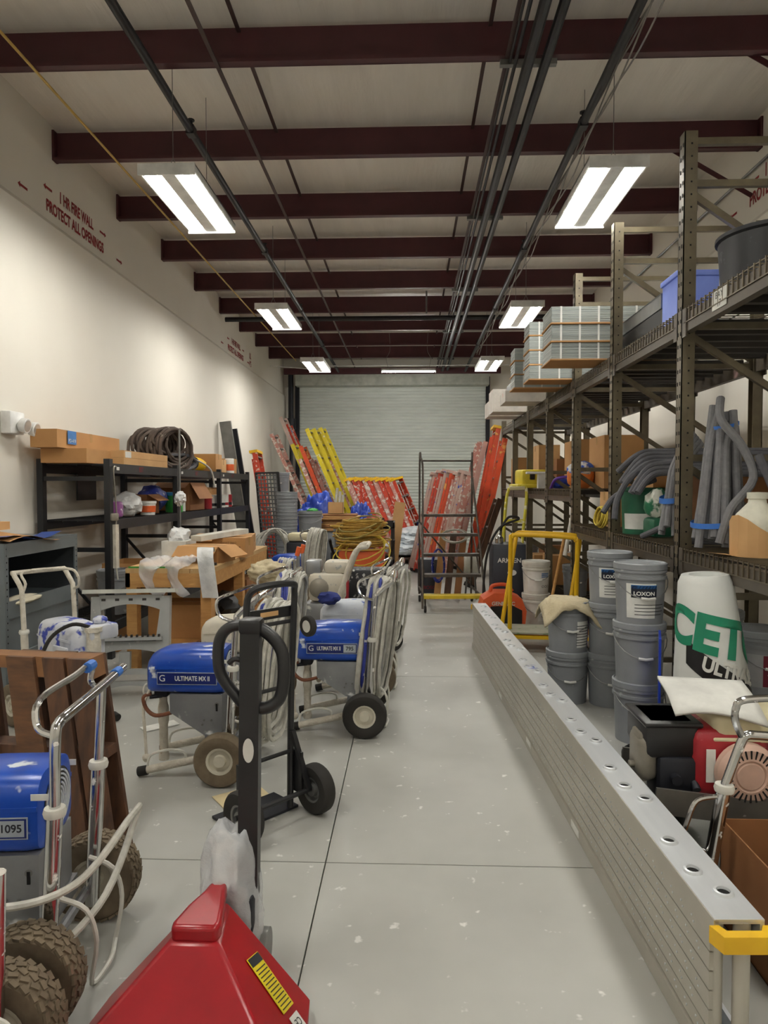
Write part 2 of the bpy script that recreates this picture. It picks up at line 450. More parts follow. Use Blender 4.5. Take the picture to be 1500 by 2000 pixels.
m_poly = mat('clear_plastic_film', (240, 242, 244), .15, alpha=.5, c2=(228, 232, 236), splat=(245, 246, 247), splat_amt=.42, splat_scale=9, bump=.7, bscale=14)
m_filmw = mat('white_plastic_film', (232, 233, 232), .3, c2=(205, 207, 208), scale=9, amt=.6, bump=.6, bscale=12)
m_fib = mat('fibreglass_red', (206, 70, 42), .5, c2=(190, 58, 36), splat=(222, 196, 184), splat_amt=.4, splat_scale=15)
m_fibp = mat('fibreglass_pink', (204, 150, 138), .55, c2=(190, 128, 116), splat=(226, 218, 208), splat_amt=.45, splat_scale=15)
m_fibw = mat('fibreglass_whitened', (206, 186, 176), .55, c2=(196, 160, 148), splat=(60, 86, 190), splat_amt=.34, splat_scale=9)
m_fiby = mat('fibreglass_yellow', (224, 206, 48), .5, c2=(206, 184, 36), splat=(226, 220, 190), splat_amt=.34, splat_scale=15)
m_fibo = mat('fibreglass_orange', (226, 86, 46), .5, splat=(232, 170, 90), splat_amt=.36, splat_scale=6)
m_hosew = mat('hose_white', (206, 204, 194), .5, c2=(176, 174, 164), scale=22, amt=.6)
m_hoseb = mat('hose_blue', (44, 58, 150), .45, splat=(200, 200, 200), splat_amt=.36, splat_scale=22)
m_rust = mat('rusty_iron', (122, 74, 50), .75, c2=(92, 56, 40), scale=16)

def bucket(loc, label, cat='bucket', body=None, lidm=None, lid=True, paper=None, group=None, rz=0, h=.37, r=.15, art=None, bail=True, rims=0):
    body = body or m_bgrey; lidm = lidm or m_blid
    t = thing('paint_bucket', label, cat, loc, rz, group)
    b = MB()
    pr = [(r * .9, 0), (r * .9, .004), (r * .985, h - .09), (r * 1.05, h - .088), (r * 1.05, h - .07), (r * .99, h - .068), (r, h - .05), (r * 1.05, h - .048), (r * 1.05, h - .032), (r, h - .03), (r, h - .004)]
    if not lid: pr += [(r, h), (r - .006, h), (r * .86, .02), (0, .02)]
    b.lathe(pr, 28); b.build('body', body, t)
    if lid:
        MB().lathe([(r * .9, h - .006), (r * 1.05, h - .03), (r * 1.06, h - .028), (r * 1.06, h + .004), (r * 1.0, h + .01), (r * .97, h + .002), (0, h + .002)], 28, close=False).build('lid', lidm, t)
    for k in range(rims):
        z = h + .03 + k * .05
        MB().lathe([(r * .98, z - .03), (r * 1.03, z - .02), (r * 1.04, z + .012), (r * 1.0, z + .02), (r * .97, z + .012), (r * .95, z - .2)], 28, close=False).build('rim', body, t)
    if bail:
        pts = [(math.sin(R(a)) * r * 1.07, -math.cos(R(a)) * r * 1.07 * .999, h - .07 - .13 * math.cos(R(a))) for a in range(-90, 91, 15)]
        ha = MB().tube(pts, .003, 5).build('bail', m_conduit, t)
        g = [p for p in pts if abs(p[0]) < .05]
        MB().tube(g, .009, 6).build('grip', m_label, ha)
    if paper:
        a0, a1, z0, z1, mm = paper
        vs = []; n = 10
        for i in range(n + 1):
            a = R(a0 + (a1 - a0) * i / n)
            for z in (z0, z1):
                rr = r * (.9 + .085 * z / (h - .09)) + .0015
                vs.append((rr * math.sin(a), -rr * math.cos(a), z))
        p = MB().add(vs, [(2 * i, 2 * i + 2, 2 * i + 3, 2 * i + 1) for i in range(n)]).build('paper_label', mm, t)
        if art: art(p, r, z0, z1, h)
    return t
def wrap_text(name, body, size, m, r, a_deg, z, parent, sx=1.0, off=.0, tilt=0, cone=None, h=.37):
    o = text(name, body, size, m, Matrix.Rotation(R(tilt), 4, 'Z'), parent, sx=sx, off=off)
    bm = bmesh.new(); bm.from_mesh(o.data); bmesh.ops.triangulate(bm, faces=bm.faces)
    for _ in range(4):
        es_ = [e for e in bm.edges if e.calc_length() > size * .18]
        if es_: bmesh.ops.subdivide_edges(bm, edges=es_, cuts=1); bmesh.ops.triangulate(bm, faces=bm.faces)
    bm.to_mesh(o.data); bm.free()
    for v in o.data.vertices:
        zz = z + v.co.y
        rr = cone(zz) if cone else r * (.9 + .085 * zz / (h - .09)) + .003
        a = R(a_deg) + v.co.x / rr
        v.co = Vector((rr * math.sin(a), -rr * math.cos(a), zz))
    return o
def band(r0, a0, a1, z0, z1, m, parent, name, h=.37, cone=None):
    vs = []; n = 8
    for i in range(n + 1):
        a = R(a0 + (a1 - a0) * i / n)
        for z in (z0, z1):
            rr = cone(z) if cone else r0 * (.9 + .085 * z / (h - .09)) + .0024
            vs.append((rr * math.sin(a), -rr * math.cos(a), z))
    return MB().add(vs, [(2 * i, 2 * i + 2, 2 * i + 3, 2 * i + 1) for i in range(n)]).build(name, m, parent)
def cbox(loc, d, label, rz=0, m=None, flaps=None, tape=True, group=None, name='cardboard_box', rot=None, open_top=False):
    m = m or m_card
    t = thing(name, label, 'box', loc, rz, group, rot)
    a, b, h = d
    q = MB()
    w = .005
    if open_top:
        q.box((0, 0, w / 2), (a, b, w))
        for s in (-1, 1):
            q.box((s * (a / 2 - w / 2), 0, h / 2), (w, b, h)).box((0, s * (b / 2 - w / 2), h / 2), (a, w, h))
    else: q.box((0, 0, h / 2), (a, b, h))
    q.build('carton', m, t, smooth=0)
    if tape and not open_top:
        MB().box((0, 0, h + .0008), (a * .995, .05, .0015)).box((-a / 2 - .0006, 0, h - .04), (.0015, .05, .08)).box((a / 2 + .0006, 0, h - .04), (.0015, .05, .08)).build('tape', mat('packing_tape', (196, 156, 104), .25), t, smooth=0)
    for (side, ang, ln) in (flaps or []):
        f = MB(); L = ln
        if side in 'LR':
            s = -1 if side == 'L' else 1
            f.box((s * L / 2, 0, 0), (L, b * .98, .004)); o = f.build('flap', m, t, smooth=0); o.location = (s * a / 2, 0, h); o.rotation_euler = (0, s * R(ang), 0)
        else:
            s = -1 if side == 'F' else 1
            f.box((0, s * L / 2, 0), (a * .98, L, .004)); o = f.build('flap', m, t, smooth=0); o.location = (0, s * b / 2, h); o.rotation_euler = (-s * R(ang), 0, 0)
    return t
def wheel(parent, c, r, w, ax=(0, 1, 0), rim=None, tread=False, tm=None, name='wheel'):
    M = frame(c, Vector(ax).orthogonal(), Vector(ax).cross(Vector(ax).orthogonal()))
    tm = tm or m_rubber
    hub = r * .5
    pr = [(hub, -w * .36), (r * .74, -w * .5), (r * .92, -w * .46), (r * .985, -w * .34), (r, -w * .15), (r, w * .15), (r * .985, w * .34), (r * .92, w * .46), (r * .74, w * .5), (hub, w * .36), (hub, -w * .36)]
    wo = MB().lathe(pr, 32, M, close=False).build(name, tm, parent)
    MB().lathe([(.012, -w * .4), (.03, -w * .4), (.034, -w * .2), (hub * .8, -w * .16), (hub * .86, -w * .34), (hub * 1.02, -w * .38), (hub * 1.02, w * .38), (hub * .86, w * .34), (hub * .8, w * .16), (.034, w * .2), (.03, w * .4), (.012, w * .4)], 24, M).build('rim', rim or m_bwhite, wo)
    if tread:
        tb = MB(); n = 30
        for i in range(n):
            for j in range(-2, 3):
                a = 2 * math.pi * (i + .5 * (j % 2)) / n
                rr = r * (1.0 if abs(j) < 2 else .965)
                Q = M @ Matrix.Rotation(a, 4, 'Z') @ Matrix.Translation((rr, 0, j * w * .2)) @ Matrix.Rotation(R(20 * (1 if j % 2 else -1)), 4, 'X')
                tb.box((0, 0, 0), (r * .055, r * .16, w * .15), Q)
        tb.build('tread_block', tm, wo, smooth=0)['kind'] = 'stuff'
    return wo
def loops(n, c, ax, ay, ra, rb, thick, spread, r, m, name, parent=None, seed=0, jit=.05, turns=24, sides=5, sq=1.0):
    pw = lambda q: math.copysign(abs(q) ** sq, q)
    rnd = random.Random(seed); c = Vector(c); ax = Vector(ax).normalized(); ay = Vector(ay).normalized(); az = ax.cross(ay)
    pts = []
    for k in range(n):
        ka = ra * (1 + rnd.uniform(-jit, jit)); kb = rb * (1 + rnd.uniform(-jit, jit))
        oa = rnd.uniform(-1, 1) * thick; ob = rnd.uniform(-1, 1) * thick; oz = (k / max(1, n - 1) - .5) * spread
        for i in range(turns):
            a = 2 * math.pi * i / turns + math.pi / 2
            f = i / turns
            pts.append(c + ax * (oa + ka * pw(math.cos(a))) + ay * (ob * .3 + (rb - kb) + kb * pw(math.sin(a))) + az * (oz + spread / max(1, n) * f + rnd.uniform(-1, 1) * thick * .12))
    return MB().tube(pts, r, sides).build(name, m, parent)

# ================================================================ aluminium plank in the aisle
A0 = Vector((.80, 1.80, 0)); A1 = Vector((.615, 6.75, 0))
PL = (A1 - A0).length
t = thing('scaffold_plank', 'long aluminium scaffold plank standing on its edge in the aisle', 'plank', A0, math.atan2(A1.y - A0.y, A1.x - A0.x))
# local: x along the plank away from the camera, +y towards the aisle, z up; body reaches to -y
H, T = .44, .13
for z0 in (0, H - .012):
    MB().box((PL / 2, -T / 2, z0 + .006), (PL, T, .012)).build('rail', m_alu, t, smooth=0)
for z0 in (.03, H - .03):
    MB().box((PL / 2, -.004, z0), (PL, .014, .06 - .004)).build('rail_web', m_aludeck, t, smooth=0)
    MB().box((PL / 2, -T + .006, z0), (PL, .012, .05)).build('rail_lip', m_alu, t, smooth=0)
np_ = 6; ph = (H - .12) / np_
riv = MB()
for k in range(np_):
    z = .06 + ph * (k + .5)
    MB().box((PL / 2 + .01, -.012, z), (PL - .06, .012, ph - .005)).build('deck_panel', m_aludeck, t, smooth=0)
    for i in range(int(PL / .07)):
        for q in (0, 1): riv.box((.1 + i * .07 + (.035 if k % 2 else 0) + q * .012, -.0055, z + (.008 if q else -.004)), (.005, .003, .005))
riv.build('rivets', m_alu, t, smooth=0)['kind'] = 'stuff'
MB().box((PL / 2, -.03, H / 2), (PL - .1, .006, H - .1)).build('backing', m_chan, t, smooth=0)
i = 0; x = .12
while x < PL - .1:
    y = -T * (.34 if i % 3 else .62)
    rg = MB().lathe([(.017, 0), (.028, 0), (.026, .007), (.019, .008), (.017, 0)], 16, Matrix.Translation((x, y, H)), close=False).build('rung_end', m_alu, t)
    MB().lathe([(0, .001), (.0185, .001)], 16, Matrix.Translation((x, y, H)), close=False).build('bore', m_hole, rg, smooth=0)
    x += (.11, .17, .3)[i % 3]; i += 1
for x_ in (.05, PL - .05):
    MB().cyl((x_, -.03, .01), (x_, -.03, H - .01), .016, n=12).cyl((x_ - .03, -T * .62, .01), (x_ - .03, -T * .62, H - .01), .022, n=12).build('end_post', m_aludeck, t)
for x_, s in ((0, -1), (PL, 1)):
    poly = [(0, .015), (s * .05, .0), (s * .05, -T), (0, -T - .015), (0, -T + .005), (s * .022, -T + .02), (s * .022, -.02), (0, -.01)]
    MB().prism([(x_ + a, b) for a, b in poly], .045, Matrix.Translation((0, 0, H - .06))).build('bumper', m_yel, t, smooth=0)
sk = MB()
for (u_, z) in ((1.3, .03), (2.3, .05), (3.3, .03)): sk.box((u_, .004, z), (.12, .002, .03))
sk.build('sticker', m_label, t, smooth=0)
text('marking', '(D)', .07, m_blue, frame((2.55, -.06, H + .001), (1, 0, 0), (0, 1, 0)), t)

# ================================================================ pallet rack on the right
RX0, RX1 = 1.68, 2.8
RY = [2.9, 4.31, 5.74, 7.06, 8.4, 9.75, 11.1, 12.45]
RTOP = 3.7
rack = thing('pallet_rack', 'tall bronze steel pallet rack with wire decks along the right wall', 'rack')
def post(x, y, front):
    ztop = RTOP if y < 7.5 else (2.95 if y < 11.5 else 2.75)
    b = MB()
    b.box((x - .036 if front else x + .036, y, ztop / 2), (.006, .08, ztop))
    for s in (-1, 1): b.box((x, y + s * .037, ztop / 2), (.078, .006, ztop))
    b.box((x, y, .004), (.12, .12, .008))
    p = b.build('post', m_bronze, rack, smooth=0)
    if front and y < 9:
        hb = MB()
        z = .1
        while z < ztop - .03:
            for s in (-1, 1): hb.box((x - .0395, y + s * .017, z), (.002, .012, .022))
            if y < 7.5: hb.box((x + .004, y - .0405, z), (.01, .002, .01))
            z += .075
        hb.build('punched_holes', m_hole, p, smooth=0)['kind'] = 'stuff'
for y in RY:
    post(RX0, y, True); post(RX1, y, False)
    ztop = RTOP if y < 7.5 else 2.75
    zs = [.15, .9, 1.75, 2.55] + ([3.4] if y < 7.5 else [])
    for i, z in enumerate(zs):
        MB().bar((RX0 + .03, y, z), (RX1 - .03, y, z), .035, .04).build('strut', m_bronze, rack, smooth=0)
        if i + 1 < len(zs):
            MB().bar((RX0 + .04, y + .02, zs[i + 1] - .06), (RX1 - .04, y + .02, z + .06), .03, .04).build('brace', m_bronze, rack, smooth=0)
    if y < 7.5: MB().bar((RX0 + .03, y, RTOP - .05), (RX1 - .03, y, RTOP - .05), .035, .04).build('strut', m_bronze, rack, smooth=0)
def level(i, zb, zt, front_only=False, waterfall=True):
    ya, yb = RY[i] + .04, RY[i + 1] - .04
    for x in (RX0 - .005, RX1 + .005):
        b = MB().box((x, (ya + yb) / 2, (zb + zt) / 2), (.05, yb - ya, zt - zb))
        for y in (ya, yb): b.box((x - .03 if x < 2 else x + .03, y + (.02 if y == ya else -.02), (zb + zt) / 2), (.008, .07, zt - zb + .06))
        b.build('beam', m_beam, rack, smooth=0)
    d = MB(); step = .055 if i < 4 else .09
    n = int((yb - ya - .06) / step)
    for k in range(n + 1):
        y = ya + .03 + k * step
        if i < 5:
            d.bar((RX0 - .034, y, zt + .03), (RX1, y, zt + .03), .006, .006)
            if waterfall: d.bar((RX0 - .034, y, zt + .033), (RX0 - .034, y, zb + .055), .006, .006, (1, 0, 0))
    for k in range(7):
        x = RX0 - .03 + k * (RX1 - RX0) / 6
        d.bar((x, ya + .02, zt + .024), (x, yb - .02, zt + .024), .006, .006, (1, 0, 0))
    if waterfall: d.bar((RX0 - .036, ya + .02, zb + .055), (RX0 - .036, yb - .02, zb + .055), .006, .006, (1, 0, 0))
    d.build('wire_deck', m_wire, rack, smooth=0)
    for k in range(6):
        y = ya + .14 + k * (yb - ya - .28) / 5
        MB().box(((RX0 + RX1) / 2, y, zt - .005), (RX1 - RX0 - .05, .05, .045)).build('deck_channel', m_chan, rack, smooth=0)
LOW = [1.07, 1.07, 1.07, 1.42, 1.42, 1.42, 1.42]
for i in range(7):
    level(i, 2.5, 2.61)
    level(i, LOW[i], LOW[i] + .105)
    level(i, .12, .2, waterfall=False) if i > 3 else None
bs = MB().box((RX0 - .034, 3.78, 2.575), (.003, .17, .1)).build('bay_sign', m_label, rack, smooth=0)
Ms = frame((RX0 - .0365, 3.78, 2.575), (0, -1, 0), (0, 0, 1))
text('lettering', 'BAY', .05, m_ink, Ms @ Matrix.Translation((0, .022, 0)), bs)
text('lettering', '17', .05, m_ink, Ms @ Matrix.Translation((0, -.024, 0)), bs)
ZL, ZU = 1.07 + .105 + .034, 2.61 + .034      # deck surfaces
ZM = 1.42 + .105 + .034

# --- on the upper deck
tb = thing('black_tub', 'big black tub standing on the top deck at the bay sign', 'tub', (1.99, 3.93, ZU))
MB().lathe([(.24, 0), (.25, .01), (.27, .28), (.285, .29), (.285, .31), (.255, .31), (.23, .03), (0, .03)], 32).build('body', mat('black_tub_plastic', (28, 29, 33), .5, splat=(70, 72, 78), splat_amt=.33), tb)
MB().tube(arc((0, 0, .31), .27, 0, 180, 12, (0, 1, 0), (.35, 0, .5)), .006, 6).build('handle', m_black, tb)
tt = thing('blue_tote', 'translucent blue storage tote behind the black tub on the top deck', 'tote', (1.87, 4.74, ZU))
m_tote = mat('blue_tote_plastic', (140, 164, 250), .35, c2=(126, 150, 244))
MB().prism([(-.13, -.14), (.13, -.14), (.13, .14), (-.13, .14)], .3).build('body', m_tote, tt, smooth=0)
MB().rbox((0, 0, .315), (.29, .31, .04), .012).build('lid', m_tote, tt)
for k, (x, y0, y1, hh) in enumerate(((1.76, 4.95, 6.0, .11), (1.88, 4.95, 5.95, .09))):
    b = MB().box((x, (y0 + y1) / 2, ZU + .168 * 1 + hh / 2), (.01, y1 - y0, hh)).box((x + .04, (y0 + y1) / 2, ZU + .168 + .005), (.09, y1 - y0, .01)).box((x + .04, (y0 + y1) / 2, ZU + .168 + hh), (.09, y1 - y0, .01))
    tag(b.build('steel_channel', m_conduit if k == 0 else m_beam, smooth=0), ('bright galvanised steel channel resting along the top deck edge' if k == 0 else 'dark steel channel behind the galvanised one on the top deck'), 'channel')
cb = tag(MB().box((1.9, 5.4, ZU + .083), (.3, 1.0, .165)).build('black_case', m_bblack, smooth=0), 'flat black case under the steel channels on the top deck', 'case')
m_pack = mat('grey_corrugated_sheets', (176, 182, 178), .6, c2=(150, 156, 154), scale=60, amt=.9, stretch=(.02, .02, 2.2))
m_strap_w = mat('white_strap', (236, 236, 232), .5)
def sheet_bundle(c, L, W, Hh, label, rz=0, n=7):
    t = thing('sheet_bundle', label, 'bundle', c, rz, 'strapped bundles of grey sheets on the top deck')
    b = MB(); k = 12
    for i in range(k):
        b.box((random.uniform(-.003, .003), random.uniform(-.003, .003), .012 + (i + .5) * (Hh - .012) / k), (L, W, (Hh - .012) / k * .82))
    b.build('sheets', m_pack, t, smooth=0)
    MB().box((0, 0, .006), (L + .02, W + .02, .012)).build('cardboard_base', m_card, t, smooth=0)
    for i in range(n):
        x = -L / 2 + (i + .5) * L / n
        MB().box((x, -W / 2 - .002, Hh / 2), (.016, .002, Hh)).box((x, 0, Hh + .001), (.016, W, .002)).build('strap', m_strap_w, t, smooth=0)
    return t
for j in range(3):
    sheet_bundle((1.78, 6.25, ZU + .02 + j * .155), 1.12, .4, .15, ('bottom', 'middle', 'top')[j] + ' bundle of grey sheets in the nearest strapped stack on the rack')
for j in range(4):
    sheet_bundle((1.72, 7.3 + .01 * j, ZU + .02 + j * .15), 1.0, .32, .145, ('lowest', 'second', 'third', 'topmost')[j] + ' bundle of grey sheets in the second strapped stack behind', n=5)
for j in range(3):
    sheet_bundle((1.66, 7.9, ZU + .02 + j * .15), 1.0, .3, .145, ('lowest', 'middle', 'topmost')[j] + ' bundle of grey sheets in the third strapped stack', n=5)
m_wcart = mat('white_carton', (232, 226, 218), .7, splat=(226, 180, 172), splat_amt=.3, splat_scale=5)
cbox((1.72, 9.0, ZU), (1.05, .5, .14), 'flat white carton lying under the black slotted tray on the top deck', m=m_wcart, tape=False)
tr = thing('slotted_tray', 'black slotted tray with white dividers on a white carton', 'tray', (1.72, 8.95, ZU + .142))
MB().box((0, 0, .05), (.9, .42, .1)).build('tray', m_bblack, tr, smooth=0)
for k in range(6): MB().box((-.4 + k * .16, -.213, .05), (.022, .006, .1)).build('divider', m_strap_w, tr, smooth=0)
cbox((1.68, 10.16, ZU), (1.0, .5, .32), 'large white carton with pink print at the far top deck', m=m_wcart, tape=False)
cbox((1.66, 10.77, ZU), (.95, .5, .22), 'white carton farthest along the top deck', m=m_wcart, tape=False)

# --- foam backer rods
def rods(name, label, paths, r, m, tapes=(), group=None):
    t = thing(name, label, 'foam rods', group=group)
    for p in paths:
        MB().tube(smooth_path(p, 5), r, 10).build('rod', m, t)
    for (c, ra, rb, z, wd) in tapes:
        vs = []; n = 20
        for i in range(n):
            a = 2 * math.pi * i / n
            for q in (-wd / 2, wd / 2): vs.append((c[0] + ra * math.cos(a), c[1] + rb * math.sin(a), z + q + .02 * math.sin(a + 1)))
        MB().add(vs, [(2 * i, 2 * ((i + 1) % n), 2 * ((i + 1) % n) + 1, 2 * i + 1) for i in range(n)]).build('tape_wrap', m_tape, t)
    return t
rnd = random.Random(3)
ps = []
for k in range(15):
    a = k / 15 * 2 * math.pi; q = .1 if k % 3 else .05
    bx, by = 1.77 + 1.25 * q * math.cos(a), 4.02 + 1.0 * q * math.sin(a)
    tx, ty = 1.82 + .6 * q * math.cos(a), 4.10 + .5 * q * math.sin(a)
    zt = 2.06 - rnd.uniform(0, .22)
    ps.append([(bx, by, ZL + .015 + rnd.uniform(0, .07)), (bx * .6 + tx * .4, by * .6 + ty * .4, 1.52), ((bx + 3 * tx) / 4, (by + 3 * ty) / 4, 1.8), (tx + rnd.uniform(-.03, .03), ty, zt)])
ps[2] = [(1.72, 3.9, ZL + .05), (1.78, 3.9, 1.45), (1.9, 3.9, 1.62), (1.85, 3.93, 1.8), (1.75, 3.97, 1.95), (1.78, 4.05, 2.08)]
rods('foam_rod_bundle', 'tall bundle of grey foam rods with blue tape standing beside the near post', ps, .023, m_foam, [((1.775, 4.03), .155, .13, 1.37, .03), ((1.82, 4.1), .085, .075, 1.93, .02)])
ps = []
for k in range(7):
    x = 2.0 + .05 * (k % 4); y = 3.82 + .06 * (k // 4)
    ps.append([(x - .05 + .02 * k, y, ZL + .02), (x, y, 1.45), (x + .03 * (k - 3), y + .05, 1.75 + .03 * (k % 3))])
rods('foam_rod_bundle', 'short bundle of grey foam rods with blue tape behind the white jug', ps, .022, m_foamd, [((2.07, 3.85), .13, .09, 1.38, .03)])
ps = []
for k in range(8):
    a = k / 8 * 2 * math.pi
    ps.append([(1.70 + .06 * math.cos(a), 4.56 + .07 * math.sin(a), ZL + .05 + .03 * (k % 3)), (1.72 + .035 * math.cos(a), 4.58 + .04 * math.sin(a), 1.5), (1.77 + .04 * math.cos(a), 4.6 + .04 * math.sin(a), 1.72), (1.82 + .03 * k * .5, 4.66, 2.0 - .02 * k)])
rods('foam_rod_bundle', 'bundle of pale grey foam rods tied with blue tape left of the near post', ps, .022, m_foam, [((1.72, 4.58), .085, .09, 1.5, .035)])
ps = []
for k in range(7):
    y = 5.2 + .05 * k; z = ZL + .42 + .028 * k
    ps.append([(1.66, y - .1 + .03 * k, z - .1 - .03 * (k % 3)), (1.78, y - .06, z + .03), (1.95, y - .1, z + .05), (2.25, y - .3, z + .04), (2.6, y - .5, z + .03)])
ps.append([(1.56, 5.32, ZL + .12), (1.6, 5.35, ZL + .3), (1.75, 5.3, ZL + .5), (2.1, 5.1, ZL + .56), (2.5, 4.9, ZL + .56)])
ps.append([(1.55, 5.6, ZL + .16), (1.66, 5.6, ZL + .3), (1.85, 5.3, ZL + .42)])
rods('foam_rods', 'loose grey foam rods lying bent across the green bucket', ps, .024, m_foamd)
tag(MB().tube(smooth_path([(1.66, 5.0, ZL + .01), (1.78, 4.86, ZL + .1), (1.86, 4.76, ZL + .19)], 4), .021, 10).build('foam_rod', m_foamd), 'single grey foam rod propped against the pale bundle', 'foam rod')
rods('foam_rods', 'short dark foam rods lying at the foot of the near post', [[(1.73, 4.5, ZL + .02), (2.0, 4.42, ZL + .02)], [(1.74, 4.6, ZL + .02), (2.0, 4.6, ZL + .02)], [(1.76, 4.55, ZL + .065), (2.02, 4.52, ZL + .065)]], .022, m_foamd)
gb = thing('green_bucket', 'green plastic drum with a white label on the lower deck', 'bucket', (1.82, 5.48, ZL))
MB().lathe([(.145, 0), (.16, .33), (.168, .335), (.168, .36), (.15, .36), (0, .355)], 28).build('body', m_green, gb)
band(.16, -75, 25, .04, .16, m_label, gb, 'paper_label', cone=lambda z: .148 + .0455 * z)
gg = thing('bagged_product', 'green and white bag slumped beside the green drum', 'bag', (1.80, 5.12, ZL))
MB().blob((0, 0, .24), (.16, .2, .22), .2, 2.5, 3, 4).build('bag', mat('green_white_bag', (224, 226, 214), .5, splat=(24, 104, 70), splat_amt=.5, splat_scale=9), gg)
MB().rbox((.02, 0, .07), (.16, .24, .14), .03).build('lower_bag', m_green, gg)
tag(loops(9, (1.72, 6.28, ZL + .1), (0, 1, .1), (.25, 0, 1), .12, .085, .02, .06, .008, m_rope, 'yellow_rope', seed=4), 'coil of yellow rope on the lower deck beyond the green drum', 'rope')
jg = thing('white_jug', 'white plastic jug held in torn cardboard at the near deck edge', 'jug', (1.825, 3.70, ZL))
MB().lathe([(.1, 0), (.11, .01), (.115, .16), (.1, .22), (.045, .28), (.042, .3), (.05, .302), (.05, .335), (0, .337)], 28).build('jug', mat('jug_plastic', (234, 232, 214), .4), jg)
b = MB()
for i in range(16):
    a0, a1 = 2 * math.pi * i / 16, 2 * math.pi * (i + 1) / 16
    h0 = .17 + .05 * math.sin(a0 * 2 + 1); h1 = .17 + .05 * math.sin(a1 * 2 + 1)
    b.add([(.128 * math.cos(a0), .128 * math.sin(a0), 0), (.128 * math.cos(a1), .128 * math.sin(a1), 0), (.13 * math.cos(a1), .13 * math.sin(a1), h1), (.13 * math.cos(a0), .13 * math.sin(a0), h0)], [(0, 1, 2, 3)])
b.add([(-.13, -.05, .004), (-.24, -.03, .02), (-.22, .1, .01), (-.12, .08, .004)], [(0, 1, 2, 3)])
b.build('torn_cardboard', m_card2, jg, smooth=0)
# boxes behind on lower deck
for k, (x, y, d, mm, lb) in enumerate(((2.35, 6.3, (.5, .5, .52), m_card, 'large brown box behind the foam rods'), (2.42, 5.5, (.5, .55, .6), m_card3, 'tall dark brown box against the back of the lower deck'), (1.95, 6.55, (.25, .3, .32), m_card2, 'small brown box beside the third rack post'), (2.2, 7.5, (.4, .6, .55), m_card, 'brown box standing behind the fourth rack post'), (2.3, 8.9, (.5, .7, .6), m_card, 'wide brown box deep in the middle bay'), (2.0, 10.3, (.3, .6, .62), m_card2, 'light brown box near the far rack end'))):
    cbox((x, y, (ZL if y < 7.1 else ZM)), d, lb, m=mm)
bg = thing('striped_bag', 'blue white and orange bag on the mid deck', 'bag', (1.86, 7.6, ZM))
bm_ = MB().blob((0, 0, .13), (.3, .2, .3), .12, 2, 3, 2, floor=0)
bm_.build('bag', mat('orange_bag', (224, 128, 56), .6), bg)
MB().blob((0, 0, .2), (.29, .205, .2), .16, 2.5, 3, 8).build('wrapper', mat('blue_white_bag', (226, 228, 230), .5, splat=(40, 90, 200), splat_amt=.52, splat_scale=9), bg)
tag(MB().tube(smooth_path([(1.66, 8.2, ZM + .0), (1.68, 8.05, ZM + .1), (1.78, 7.98, ZM + .13), (1.9, 7.95, ZM + .13)], 5), .018, 8, radii=None).build('purple_tool', mat('purple_plastic', (92, 50, 150), .4)), 'curved purple tool handle sticking out over the mid deck', 'handle')
tag(MB().blob((1.85, 8.6, ZM + .06), (.26, .3, .13), .2, 2, 3, 3, floor=ZM).build('blue_bag', m_blue), 'small blue bag on the mid deck left of the purple handle', 'bag')
tk = thing('tool_case', 'yellow tool case with a black latch at the far mid deck', 'case', (1.66, 9.5, ZM), R(12))
MB().rbox((0, 0, .15), (.38, .3, .2), .03).build('case', mat('dirty_yellow', (226, 206, 60), .5, splat=(120, 100, 50), splat_amt=.3), tk)
MB().rbox((-.05, -.155, .16), (.07, .02, .09), .006).build('latch', m_black, tk)
MB().rbox((-.02, -.02, .03), (.5, .34, .055), .02).build('base', mat('dirty_yellow', (0, 0, 0)), tk)
tag(MB().rbox((1.72, 9.1, ZM + .2), (.4, .12, .03), .01).box((1.72, 9.1, ZM + .09), (.1, .1, .19)).build('white_tray', m_label), 'thin white tray propped up at the far mid deck', 'tray')
for k, (x, y, d, mm) in enumerate(((1.98, 8.0, (.2, .25, .26), m_card2), (2.15, 9.7, (.3, .4, .4), m_card3), (1.95, 11.7, (.4, .6, .5), m_card))):
    cbox((x, y, ZM), d, ('small open brown box behind the striped bag', 'dark brown box behind the yellow tool case', 'brown box at the last rack bay')[k], m=mm)
# dark odds and ends on the bottom far shelf and floor under the rack
for k in range(9):
    y = 7.5 + .55 * k
    if k % 3 == 2:
        bucket((2.05 + .2 * (k % 2), y, .238 if y > 8.5 else 0), 'grey bucket number %s from the camera on the rack floor shelf' % ('three', 'six', 'nine')[k // 3], group='buckets under the rack')
    else:
        cbox((2.1 + .25 * (k % 2), y, .238 if y > 8.5 else 0), (.4, .42, .3 + .1 * (k % 3)), ('brown box low in the rack, %s one from the middle bay' % ('first', 'second', '', 'third', 'fourth', '', 'fifth', 'sixth', '')[k]), m=(m_card, m_card3)[k % 2])

